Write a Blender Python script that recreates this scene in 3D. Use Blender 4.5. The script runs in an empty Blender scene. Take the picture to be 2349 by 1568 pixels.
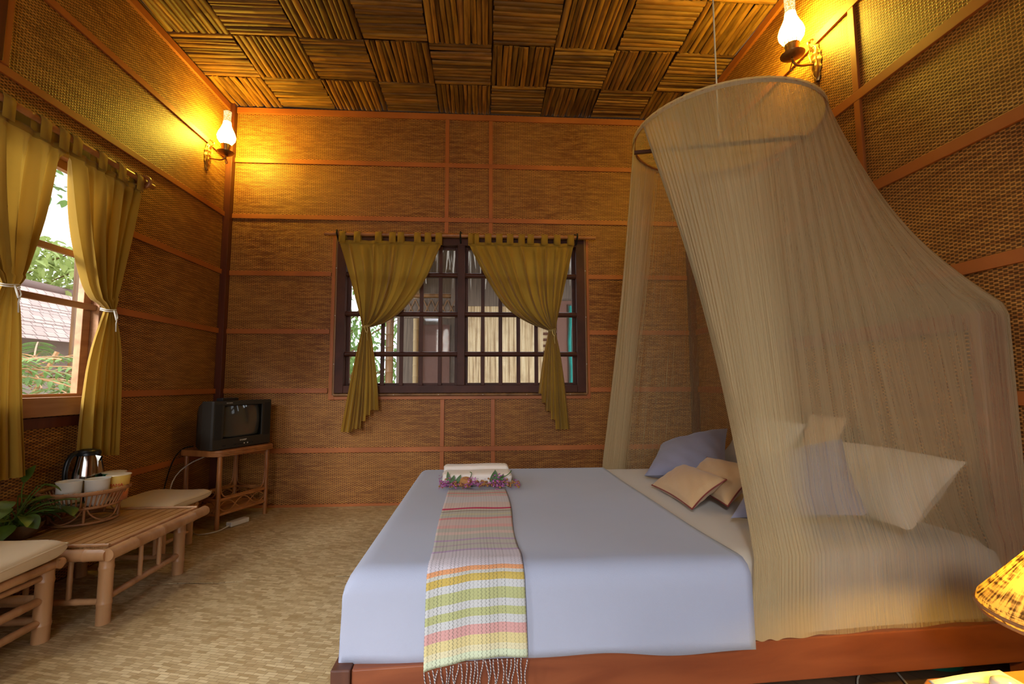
import bpy, math, random
from mathutils import Vector, Matrix
random.seed(7)
SC = bpy.context.scene
COL = SC.collection
PI = math.pi
XL, XR, YB, YF, H = -1.8715, 1.608, 3.472, -1.3, 2.922
sin, cos = math.sin, math.cos

# ------------------------------------------------------------------ materials
def nt(name):
    m = bpy.data.materials.new(name); m.use_nodes = True
    t = m.node_tree; t.nodes.clear()
    return m, t
def N(t, typ, **kw):
    n = t.nodes.new(typ)
    for k, v in kw.items():
        if k.startswith('i_'):
            n.inputs[k[2:].replace('_', ' ')].default_value = v
        else:
            setattr(n, k, v)
    return n
def c4(c): return (c[0], c[1], c[2], 1.0)
def hexc(r, g, b):
    f = lambda v: (v/255/12.92) if v/255 <= .04045 else ((v/255+.055)/1.055)**2.4
    return (f(r), f(g), f(b))
def mixc(t, fac, a, b, mode='MIX'):
    n = N(t, 'ShaderNodeMix', data_type='RGBA', blend_type=mode)
    for s, v in ((0, fac), (6, a), (7, b)):
        if hasattr(v, 'is_output') or hasattr(v, 'links'): t.links.new(v, n.inputs[s])
        elif isinstance(v, (tuple, list)): n.inputs[s].default_value = c4(v)
        else: n.inputs[s].default_value = v
    return n.outputs[2]
def mth(t, op, a, b=0.0, c=None):
    n = N(t, 'ShaderNodeMath', operation=op)
    for i, v in enumerate((a, b) if c is None else (a, b, c)):
        if hasattr(v, 'links'): t.links.new(v, n.inputs[i])
        else: n.inputs[i].default_value = v
    return n.outputs[0]
def ramp(t, fac, stops, interp='LINEAR'):
    n = N(t, 'ShaderNodeValToRGB'); r = n.color_ramp; r.interpolation = interp
    while len(r.elements) < len(stops): r.elements.new(1.0)
    for e, (p, c) in zip(r.elements, stops): e.position = p; e.color = c4(c)
    t.links.new(fac, n.inputs[0]); return n.outputs[0]
def finish(t, col, rough=.6, bump=None, bstr=.3, bdist=.002, spec=.35, metal=0.0, trans=0.0, coat=0.0):
    b = N(t, 'ShaderNodeBsdfPrincipled')
    if hasattr(col, 'links'): t.links.new(col, b.inputs['Base Color'])
    else: b.inputs['Base Color'].default_value = c4(col)
    if hasattr(rough, 'links'): t.links.new(rough, b.inputs['Roughness'])
    else: b.inputs['Roughness'].default_value = rough
    b.inputs['Specular IOR Level'].default_value = spec
    b.inputs['Metallic'].default_value = metal
    b.inputs['Coat Weight'].default_value = coat
    if bump is not None:
        bp = N(t, 'ShaderNodeBump'); bp.inputs['Strength'].default_value = bstr; bp.inputs['Distance'].default_value = bdist
        t.links.new(bump, bp.inputs['Height']); t.links.new(bp.outputs[0], b.inputs['Normal'])
    out = N(t, 'ShaderNodeOutputMaterial')
    sh = b.outputs[0]
    if trans > 0:
        tl = N(t, 'ShaderNodeBsdfTranslucent')
        if hasattr(col, 'links'): t.links.new(col, tl.inputs[0])
        else: tl.inputs[0].default_value = c4(col)
        mx = N(t, 'ShaderNodeMixShader'); mx.inputs[0].default_value = trans
        t.links.new(sh, mx.inputs[1]); t.links.new(tl.outputs[0], mx.inputs[2]); sh = mx.outputs[0]
    t.links.new(sh, out.inputs[0])
    return b
def noise(t, vec, scale=5, detail=3, dist=0.0, stretch=None):
    if stretch:
        mp = N(t, 'ShaderNodeMapping'); mp.inputs['Scale'].default_value = stretch
        t.links.new(vec, mp.inputs[0]); vec = mp.outputs[0]
    n = N(t, 'ShaderNodeTexNoise'); n.inputs['Scale'].default_value = scale
    n.inputs['Detail'].default_value = detail; n.inputs['Distortion'].default_value = dist
    t.links.new(vec, n.inputs['Vector']); return n.outputs[0]
def coords(t, which='Object'): return N(t, 'ShaderNodeTexCoord').outputs[which]

def mat_weave(name, ca, cb, cdark, bw=.0286, rh=.0063, streak=(3, 30, 1)):
    """flat basket weave: every row of reeds goes over and under, shifted half a step from the row above"""
    m, t = nt(name); uv = coords(t, 'UV')
    sep = N(t, 'ShaderNodeSeparateXYZ'); t.links.new(uv, sep.inputs[0])
    wob = noise(t, uv, 3.0, 1)
    vv = mth(t, 'ADD', mth(t, 'DIVIDE', sep.outputs[1], rh), mth(t, 'MULTIPLY', wob, 2.0))
    row = mth(t, 'FLOOR', vv); fv = mth(t, 'FRACT', vv)
    uu = mth(t, 'ADD', mth(t, 'DIVIDE', sep.outputs[0], bw), mth(t, 'MULTIPLY', mth(t, 'MODULO', mth(t, 'ABSOLUTE', row), 2.0), .5))
    cell = mth(t, 'FLOOR', uu); fu = mth(t, 'FRACT', uu)
    du = mth(t, 'ABSOLUTE', mth(t, 'SUBTRACT', fu, .5))          # 0 middle of the over-strand
    over = N(t, 'ShaderNodeMapRange'); over.inputs[1].default_value = .26; over.inputs[2].default_value = .34; over.inputs[3].default_value = 1.0; over.inputs[4].default_value = 0.0
    t.links.new(du, over.inputs[0])
    dv = mth(t, 'ABSOLUTE', mth(t, 'SUBTRACT', fv, .5))
    edge = N(t, 'ShaderNodeMapRange'); edge.inputs[1].default_value = .30; edge.inputs[2].default_value = .5; edge.inputs[3].default_value = 1.0; edge.inputs[4].default_value = .30
    t.links.new(dv, edge.inputs[0])
    cmb = N(t, 'ShaderNodeCombineXYZ'); t.links.new(cell, cmb.inputs[0]); t.links.new(row, cmb.inputs[1])
    wn = N(t, 'ShaderNodeTexWhiteNoise', noise_dimensions='2D'); t.links.new(cmb.outputs[0], wn.inputs['Vector'])
    n1 = noise(t, uv, 2.2, 4, .3, streak); n2 = noise(t, uv, 1.1, 3)
    tone = mth(t, 'ADD', mth(t, 'MULTIPLY', wn.outputs[0], .45), mth(t, 'MULTIPLY_ADD', n1, 3.2, -1.2))
    light = mixc(t, tone, ca, cb)
    light = mixc(t, mth(t, 'MULTIPLY_ADD', n2, 1.6, -.55), light, tuple(min(1, v*1.25) for v in ca))
    dark = mixc(t, .22, cdark, light)
    col = mixc(t, over.outputs[0], dark, light)
    col = mixc(t, edge.outputs[0], cdark, col)
    hgt = mth(t, 'MULTIPLY', mth(t, 'MULTIPLY', over.outputs[0], edge.outputs[0]), 1.0)
    finish(t, col, .5, hgt, .5, .0016, spec=.28)
    return m
def mat_wood(name, ca, cb, rough=.45, axis=(1, 1, 12), scale=3.0, spec=.4, coat=0.0):
    m, t = nt(name); o = coords(t, 'Object')
    n1 = noise(t, o, scale, 5, .6, axis)
    col = ramp(t, n1, [(.3, cb), (.62, ca), (.8, tuple(min(1, v*1.15) for v in ca))])
    finish(t, col, rough, n1, .15, .001, spec=spec, coat=coat)
    return m
def mat_plain(name, c, rough=.6, spec=.35, metal=0.0, var=.08, scale=8, trans=0.0, bump=.12, bscale=60, coat=0.0):
    m, t = nt(name); o = coords(t, 'Object')
    n1 = noise(t, o, scale, 3)
    col = mixc(t, n1, tuple(v*(1-var) for v in c), tuple(min(1, v*(1+var)) for v in c))
    nb = noise(t, o, bscale, 2)
    finish(t, col, rough, nb if bump else None, bump, .002, spec=spec, metal=metal, trans=trans, coat=coat)
    return m
def mat_cloth(name, c, trans=.0, rough=.85, wr=.35, wscale=5, weave=600):
    m, t = nt(name); o = coords(t, 'Object'); uv = coords(t, 'UV')
    n1 = noise(t, o, wscale, 3, .8)
    n2 = noise(t, o, weave, 1)
    col = mixc(t, n1, tuple(v*.95 for v in c), tuple(min(1, v*1.04) for v in c))
    h = mth(t, 'ADD', mth(t, 'MULTIPLY', n1, wr), mth(t, 'MULTIPLY', n2, .04))
    b = finish(t, col, rough, h, .35, .02, spec=.15, trans=trans)
    b.inputs['Sheen Weight'].default_value = .15
    return m
def mat_bamboo(name, ca, cb, rough=.4, attr=False, along=(1, 1, .12), spec=.5):
    m, t = nt(name); o = coords(t, 'UV' if attr else 'Object')
    n1 = noise(t, o, 14, 4, .2, along)
    col = ramp(t, n1, [(.28, cb), (.55, ca), (.8, tuple(min(1, v*1.2) for v in ca))])
    if attr:
        a = N(t, 'ShaderNodeAttribute', attribute_name='tint')
        col = mixc(t, 1.0, col, a.outputs[0], 'MULTIPLY')
    finish(t, col, rough, n1, .25, .002, spec=spec)
    return m

M = {}
M['wall'] = mat_weave('woven_bamboo_wall', (.56, .248, .052), (.235, .074, .014), (.038, .009, .003))
M['wallside'] = M['wall']
M['trim'] = mat_wood('orange_brown_batten', (.42, .122, .024), (.31, .082, .016), .5, (1, 1, 1), 2.5)
M['post'] = mat_wood('dark_red_post', (.115, .025, .009), (.07, .014, .006), .4, (9, 9, .6), 3)
M['dark'] = mat_wood('dark_window_wood', (.075, .021, .010), (.045, .012, .006), .5, (2, 8, 2), 3, spec=.22)
M['sill'] = mat_wood('light_window_wood', (.42, .20, .08), (.30, .12, .045), .5, (8, 1, 8), 3)
M['strip'] = mat_bamboo('dry_bamboo_strip', (.22, .10, .03), (.11, .045, .014), .5)
M['ceil'] = mat_bamboo('split_bamboo_ceiling', (.31, .142, .027), (.13, .048, .009), .6, attr=True, along=(.35, 3, 1), spec=.25)
M['ceilback'] = mat_plain('dark_ceiling_board', (.05, .018, .006), .8)
M['pale'] = mat_bamboo('pale_bamboo_pole', (.52, .27, .12), (.36, .165, .06), .35)
M['pale2'] = mat_wood('bamboo_table_slat', (.56, .30, .11), (.38, .17, .05), .4, (14, 1.2, 6), 4)
M['rattan'] = mat_bamboo('honey_rattan', (.40, .15, .042), (.24, .075, .018), .4)
M['wicker'] = mat_bamboo('wicker_basket', (.36, .155, .055), (.20, .075, .025), .5)
M['curtain'] = mat_cloth('olive_gold_curtain', (.42, .235, .030), trans=.28, wr=.12, wscale=9)
M['cord'] = mat_plain('white_cord', (.72, .66, .55), .7)
M['cord2'] = mat_plain('golden_cord', (.55, .40, .14), .7)
M['duvet'] = mat_cloth('white_cover', (.38, .40, .50), wr=.35, wscale=3.0)
M['sheet'] = mat_cloth('cream_sheet', (.52, .46, .39), wr=.30, wscale=4)
M['towel'] = mat_cloth('terry_towel', (.80, .70, .62), wr=.05, wscale=40, weave=220)
M['greyblue'] = mat_cloth('grey_blue_pillow', (.22, .21, .28), wr=.45, wscale=6)
M['tan'] = mat_cloth('tan_satin_cushion', (.52, .33, .17), wr=.5, wscale=7, rough=.5)
M['creamp'] = mat_cloth('cream_pillow', (.56, .48, .38), wr=.45, wscale=5)
M['piping'] = mat_plain('dark_red_piping', (.20, .035, .03), .5)
M['seat'] = mat_cloth('beige_seat_cushion', (.70, .54, .34), wr=.25, wscale=9)
M['redwood'] = mat_wood('red_brown_bed_wood', (.25, .07, .026), (.17, .042, .017), .38, (1.2, 8, 8), 2.2)
M['endwood'] = mat_wood('dark_bed_corner', (.12, .04, .02), (.06, .02, .012), .5, (4, 4, 1), 4)
M['ply'] = mat_plain('mustard_plywood', (.42, .25, .06), .6)
M['brass'] = mat_plain('aged_brass', (.42, .22, .07), .35, spec=.5, metal=.85, var=.3, scale=40, bump=.5, bscale=90)
M['tvbody'] = mat_plain('dark_grey_plastic', (.030, .024, .017), .5, var=.05, bump=.02)
M['tvside'] = mat_plain('speaker_grille', (.016, .014, .012), .7, var=.3, scale=300)
M['white_plastic'] = mat_plain('white_plastic', (.62, .54, .42), .45, var=.03, bump=0)
M['black'] = mat_plain('black_plastic', (.01, .01, .01), .3, var=.1, bump=0)
M['steel'] = mat_plain('polished_steel', (.50, .46, .40), .10, spec=.5, metal=1.0, var=.02, bump=0)
M['china'] = mat_plain('white_china', (.70, .64, .54), .18, spec=.6, var=.02, bump=0)
M['leaf'] = mat_plain('variegated_leaf', (.085, .15, .022), .38, spec=.5, var=.5, scale=25, trans=.25)
M['dleaf'] = mat_plain('dark_green_leaf', (.05, .11, .02), .5, var=.4, scale=30)
M['pink'] = mat_plain('pink_petal', (.62, .20, .50), .7, var=.35, scale=90)
M['brownpod'] = mat_plain('brown_bud', (.38, .17, .05), .7, var=.4, scale=70)
M['glassbowl'] = mat_plain('brown_wicker_pot', (.13, .07, .03), .6, var=.4, scale=60)
M['green_cup'] = mat_plain('green_paper_cup', (.02, .16, .06), .5, var=.05, bump=0)
M['foil'] = mat_plain('foil_lid', (.75, .62, .42), .35, metal=.4, var=.1, scale=60)
M['redink'] = mat_plain('red_ink', (.60, .04, .02), .6, var=.02, bump=0)
M['greenplastic'] = mat_plain('green_plastic', (.01, .18, .11), .45, var=.05, bump=0)
M['tablewood'] = mat_wood('orange_table_wood', (.50, .20, .045), (.38, .13, .03), .35, (1, 8, 8), 3)
M['nail'] = mat_plain('nail_head', (.6, .55, .5), .4, metal=.8, var=0, bump=0)

# floor mat weave (twill of flat reed strips)
def mk_mat():
    m, t = nt('woven_reed_mat'); uv = coords(t, 'UV')
    mp = N(t, 'ShaderNodeMapping'); mp.inputs['Rotation'].default_value = (0, 0, .30)
    wv = N(t, 'ShaderNodeTexNoise'); wv.inputs['Scale'].default_value = 14; t.links.new(uv, wv.inputs['Vector'])
    va = N(t, 'ShaderNodeVectorMath', operation='MULTIPLY_ADD'); t.links.new(wv.outputs[1], va.inputs[0]); va.inputs[1].default_value = (.012, .012, 0); t.links.new(uv, va.inputs[2]); t.links.new(va.outputs[0], mp.inputs[0])
    br = N(t, 'ShaderNodeTexBrick', offset=.34, offset_frequency=3)
    for k, v in (('Scale', 1), ('Brick Width', .034), ('Row Height', .0115), ('Mortar Size', .0008), ('Mortar Smooth', .4), ('Bias', 0)): br.inputs[k].default_value = v
    br.inputs['Color1'].default_value = c4((.68, .52, .29)); br.inputs['Color2'].default_value = c4((.38, .25, .11)); br.inputs['Mortar'].default_value = c4((.24, .145, .06))
    t.links.new(mp.outputs[0], br.inputs['Vector'])
    n1 = noise(t, mp.outputs[0], 2.5, 4, .4, (1, 5, 1)); n2 = noise(t, uv, 30, 2)
    col = mixc(t, mth(t, 'MULTIPLY_ADD', n1, 1.6, -.5), br.outputs['Color'], mixc(t, .5, br.outputs['Color'], (.30, .19, .07)))
    col = mixc(t, mth(t, 'MULTIPLY_ADD', n2, 1.2, -.45), col, mixc(t, .35, col, (.55, .42, .24)))
    finish(t, col, .5, mth(t, 'ADD', mth(t, 'MULTIPLY', br.outputs['Fac'], -1.0), mth(t, 'MULTIPLY', n2, .5)), .5, .002, spec=.35)
    return m
M['mat'] = mk_mat()
def mk_floor():
    m, t = nt('dark_floor_boards'); uv = coords(t, 'UV')
    br = N(t, 'ShaderNodeTexBrick', offset=.4, offset_frequency=2)
    for k, v in (('Scale', 1), ('Brick Width', 1.4), ('Row Height', .11), ('Mortar Size', .002), ('Bias', 0)): br.inputs[k].default_value = v
    br.inputs['Color1'].default_value = c4((.16, .08, .04)); br.inputs['Color2'].default_value = c4((.09, .042, .022)); br.inputs['Mortar'].default_value = c4((.01, .006, .004))
    mp = N(t, 'ShaderNodeMapping'); mp.inputs['Rotation'].default_value = (0, 0, 1.1); t.links.new(uv, mp.inputs[0]); t.links.new(mp.outputs[0], br.inputs['Vector'])
    n1 = noise(t, mp.outputs[0], 5, 5, .5, (1, 12, 1))
    col = mixc(t, mth(t, 'MULTIPLY', n1, .9), br.outputs['Color'], (.22, .12, .065))
    finish(t, col, .5, br.outputs['Fac'], -.3, .003)
    return m
M['floor'] = mk_floor()

def mk_net():
    m, t = nt('mosquito_net'); uv = coords(t, 'UV')
    sep = N(t, 'ShaderNodeSeparateXYZ'); t.links.new(uv, sep.inputs[0])
    comb = N(t, 'ShaderNodeCombineXYZ'); t.links.new(sep.outputs[0], comb.inputs[0])
    t.links.new(mth(t, 'MULTIPLY', sep.outputs[1], .012), comb.inputs[1])
    s1 = noise(t, comb.outputs[0], 95, 2, 0.0); s2 = noise(t, comb.outputs[0], 260, 1)
    a = N(t, 'ShaderNodeAttribute', attribute_name='dens')
    st = mth(t, 'ADD', mth(t, 'MULTIPLY_ADD', s1, 1.5, -.75), mth(t, 'MULTIPLY_ADD', s2, 1.0, -.5))
    op = mth(t, 'ADD', a.outputs['Fac'], mth(t, 'MULTIPLY', st, .25))
    n = N(t, 'ShaderNodeClamp'); n.inputs['Min'].default_value = .12; n.inputs['Max'].default_value = .97; t.links.new(op, n.inputs[0])
    col = (.61, .46, .25)
    d = N(t, 'ShaderNodeBsdfDiffuse'); d.inputs[0].default_value = c4(col)
    tl = N(t, 'ShaderNodeBsdfTranslucent'); tl.inputs[0].default_value = c4(col)
    mx = N(t, 'ShaderNodeMixShader'); mx.inputs[0].default_value = .4
    t.links.new(d.outputs[0], mx.inputs[1]); t.links.new(tl.outputs[0], mx.inputs[2])
    tr = N(t, 'ShaderNodeBsdfTransparent')
    m2 = N(t, 'ShaderNodeMixShader'); t.links.new(n.outputs[0], m2.inputs[0]); t.links.new(tr.outputs[0], m2.inputs[1]); t.links.new(mx.outputs[0], m2.inputs[2])
    o = N(t, 'ShaderNodeOutputMaterial'); t.links.new(m2.outputs[0], o.inputs[0])
    return m
M['net'] = mk_net()
def mk_glass():
    m, t = nt('window_glass')
    tr = N(t, 'ShaderNodeBsdfTransparent'); g = N(t, 'ShaderNodeBsdfGlossy'); g.inputs['Roughness'].default_value = .03
    g.inputs[0].default_value = (.8, .8, .8, 1)
    f = N(t, 'ShaderNodeLayerWeight'); f.inputs[0].default_value = .5
    mx = N(t, 'ShaderNodeMixShader'); t.links.new(mth(t, 'MULTIPLY_ADD', mth(t, 'POWER', f.outputs[1], 4.0), .15, .003), mx.inputs[0]); t.links.new(tr.outputs[0], mx.inputs[1]); t.links.new(g.outputs[0], mx.inputs[2])
    o = N(t, 'ShaderNodeOutputMaterial'); t.links.new(mx.outputs[0], o.inputs[0]); return m
M['glass'] = mk_glass()
def mk_emit(name, c, s):
    m, t = nt(name); e = N(t, 'ShaderNodeEmission'); e.inputs[0].default_value = c4(c); e.inputs[1].default_value = s
    o = N(t, 'ShaderNodeOutputMaterial'); t.links.new(e.outputs[0], o.inputs[0]); return m
LAMPC = (1.0, .74, .075)
M['globe'] = mk_emit('lit_glass_globe', LAMPC, 215)
M['bulb'] = mk_emit('bedside_bulb', (1.0, .62, .07), 560)
def mk_chimney():
    m, t = nt('etched_chimney'); o = coords(t, 'Object')
    n1 = noise(t, o, 160, 2)
    e = N(t, 'ShaderNodeEmission'); t.links.new(ramp(t, n1, [(.42, (.9, .55, .05)), (.56, (1, .9, .55))]), e.inputs[0]); e.inputs[1].default_value = 1.3
    tr = N(t, 'ShaderNodeBsdfTransparent'); mx = N(t, 'ShaderNodeMixShader'); mx.inputs[0].default_value = .75
    t.links.new(tr.outputs[0], mx.inputs[1]); t.links.new(e.outputs[0], mx.inputs[2])
    ou = N(t, 'ShaderNodeOutputMaterial'); t.links.new(mx.outputs[0], ou.inputs[0]); return m
M['chimney'] = mk_chimney()
def mk_shade():
    m, t = nt('wicker_shade'); uv = coords(t, 'UV')
    n1 = noise(t, uv, 1, 3, .3, (120, 7, 1)); n2 = noise(t, uv, 1, 2, .2, (16, 34, 1))
    f = mth(t, 'ADD', mth(t, 'MULTIPLY', n1, .6), mth(t, 'MULTIPLY', n2, .5))
    col = ramp(t, f, [(.44, (.16, .075, .02)), (.58, (.60, .38, .12))])
    b = N(t, 'ShaderNodeBsdfDiffuse'); t.links.new(col, b.inputs[0])
    tl = N(t, 'ShaderNodeBsdfTranslucent'); t.links.new(col, tl.inputs[0])
    mx = N(t, 'ShaderNodeMixShader'); t.links.new(ramp(t, f, [(.42, (.015, .015, .015)), (.60, (.16, .16, .16))]), mx.inputs[0])
    t.links.new(b.outputs[0], mx.inputs[1]); t.links.new(tl.outputs[0], mx.inputs[2])
    o = N(t, 'ShaderNodeOutputMaterial'); t.links.new(mx.outputs[0], o.inputs[0]); return m
M['shade'] = mk_shade()
def mk_runner():
    m, t = nt('striped_runner'); uv = coords(t, 'UV')   # u metres across, v metres along
    sep = N(t, 'ShaderNodeSeparateXYZ'); t.links.new(uv, sep.inputs[0])
    L = 1.10
    base = (.50, .48, .43)
    pk = (.62, .48, .46)
    st = [(0, base), (.008, (.42, .40, .48)), (.03, base), (.062, (.62, .30, .27)), (.085, base), (.105, (.66, .45, .45)), (.13, (.60, .56, .58)), (.22, (.66, .52, .48)),
          (.297, (.55, .06, .13)), (.318, (.60, .55, .45)), (.337, (.33, .28, .24)), (.352, base), (.380, (.58, .54, .36)), (.392, base), (.423, (.66, .28, .28)), (.443, pk),
          (.508, (.68, .40, .38)), (.54, base), (.575, (.66, .50, .46)), (.60, base), (.643, (.46, .33, .50)), (.657, base), (.684, (.46, .38, .42)), (.697, base), (.728, (.46, .34, .50)), (.743, (.58, .52, .56)),
          (.833, (.66, .30, .14)), (.846, base), (.853, (.50, .36, .09)), (.868, (.50, .50, .50)), (.889, (.40, .41, .19)), (.911, (.50, .50, .50))]
    c1 = ramp(t, mth(t, 'DIVIDE', sep.outputs[1], L), [(p/L, c) for p, c in st], 'CONSTANT')
    st2 = [(0, (.50, .50, .50)), (.930, (.40, .41, .19)), (.950, (.50, .50, .50)), (.966, (.56, .30, .28)), (.971, base), (.975, (.56, .30, .28)), (.980, base), (.984, (.56, .30, .28)), (.990, (.60, .50, .24)),
           (1.015, (.62, .56, .36)), (1.03, (.55, .60, .42)), (1.05, (.64, .62, .38))]
    c2 = ramp(t, mth(t, 'DIVIDE', sep.outputs[1], 1.2), [(p/1.2, c) for p, c in st2], 'CONSTANT')
    big = mth(t, 'GREATER_THAN', sep.outputs[1], .926)
    col = mixc(t, big, c1, c2)
    # dark herring threads running along the cloth
    p = .0098
    un = mth(t, 'DIVIDE', sep.outputs[0], p)
    wave = mth(t, 'PINGPONG', mth(t, 'DIVIDE', sep.outputs[1], .0042), 1.0)
    fr = mth(t, 'FRACT', mth(t, 'ADD', un, mth(t, 'MULTIPLY', wave, .38)))
    line = mth(t, 'LESS_THAN', fr, .22)
    colid = N(t, 'ShaderNodeTexWhiteNoise', noise_dimensions='1D'); t.links.new(mth(t, 'FLOOR', un), colid.inputs['W'])
    darkm = mth(t, 'MULTIPLY', line, mth(t, 'MULTIPLY_ADD', colid.outputs[0], .55, .12))
    fade = N(t, 'ShaderNodeMapRange'); fade.inputs[1].default_value = .5; fade.inputs[2].default_value = .9; fade.inputs[3].default_value = .45; fade.inputs[4].default_value = 1.0
    t.links.new(sep.outputs[1], fade.inputs[0])
    col = mixc(t, mth(t, 'MULTIPLY', darkm, fade.outputs[0]), col, (.06, .07, .06))
    finish(t, col, .85, wave, .2, .001, spec=.15)
    return m
M['runner'] = mk_runner()
def mk_outwall():
    m, t = nt('split_bamboo_cladding'); o = coords(t, 'UV')
    n1 = noise(t, o, 1, 4, .05, (45, 1.2, 1)); n2 = noise(t, o, 1, 2, 0, (9, 6, 1))
    col = ramp(t, n1, [(.32, (.22, .12, .05)), (.48, (.55, .38, .20)), (.62, (.72, .56, .34))])
    col = mixc(t, mth(t, 'MULTIPLY_ADD', n2, 2.0, -1.0), col, (.30, .17, .08))
    finish(t, col, .6, n1, .6, .01); return m
M['cladding'] = mk_outwall()
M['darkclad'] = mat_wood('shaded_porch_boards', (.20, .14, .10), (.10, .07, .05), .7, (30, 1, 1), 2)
M['thatch'] = mat_wood('grey_thatch', (.36, .31, .26), (.15, .12, .09), .9, (30, 30, 2), 2)
M['outgreen'] = mat_plain('garden_leaf', (.22, .34, .10), .6, var=.5, scale=3, trans=.35)
M['outgreen2'] = mat_plain('garden_leaf_yellow', (.42, .48, .16), .6, var=.4, scale=3, trans=.35)
M['outdoor'] = mat_plain('neighbour_door', (.17, .075, .05), .6)
M['outgrey'] = mat_plain('grey_railing', (.22, .22, .23), .7)
M['teal'] = mat_plain('teal_curtain', (.03, .30, .26), .8, var=.3)
M['ground'] = mat_plain('garden_ground', (.20, .17, .10), .9, var=.3)
def mk_tiles():
    m, t = nt('clay_roof_tiles'); uv = coords(t, 'UV')
    br = N(t, 'ShaderNodeTexBrick', offset=.5, offset_frequency=2)
    for k, v in (('Scale', 1), ('Brick Width', .16), ('Row Height', .09), ('Mortar Size', .01), ('Mortar Smooth', .6), ('Bias', 0)): br.inputs[k].default_value = v
    br.inputs['Color1'].default_value = c4((.66, .46, .40)); br.inputs['Color2'].default_value = c4((.50, .34, .30)); br.inputs['Mortar'].default_value = c4((.20, .12, .10))
    t.links.new(uv, br.inputs['Vector']); finish(t, br.outputs[0], .7, br.outputs['Fac'], -.5, .02); return m
M['tiles'] = mk_tiles()
M['pinkwall'] = mat_plain('pink_plaster', (.55, .40, .36), .8)
def mk_screen():
    m, t = nt('tv_glass'); finish(t, (.055, .05, .042), .06, None, spec=.8, coat=.5); return m
M['screen'] = mk_screen()
def mk_print():
    m, t = nt('printed_orange_cup'); o = coords(t, 'Generated')
    sep = N(t, 'ShaderNodeSeparateXYZ'); t.links.new(o, sep.inputs[0])
    n1 = noise(t, o, 5, 3)
    v = mth(t, 'ADD', sep.outputs[2], mth(t, 'MULTIPLY_ADD', n1, .25, -.12))
    col = ramp(t, v, [(0, (.30, .10, .03)), (.30, (.62, .16, .04)), (.48, (.70, .36, .06)), (.9, (.75, .48, .10))])
    finish(t, col, .4); return m
M['cupprint'] = mk_print()

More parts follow.
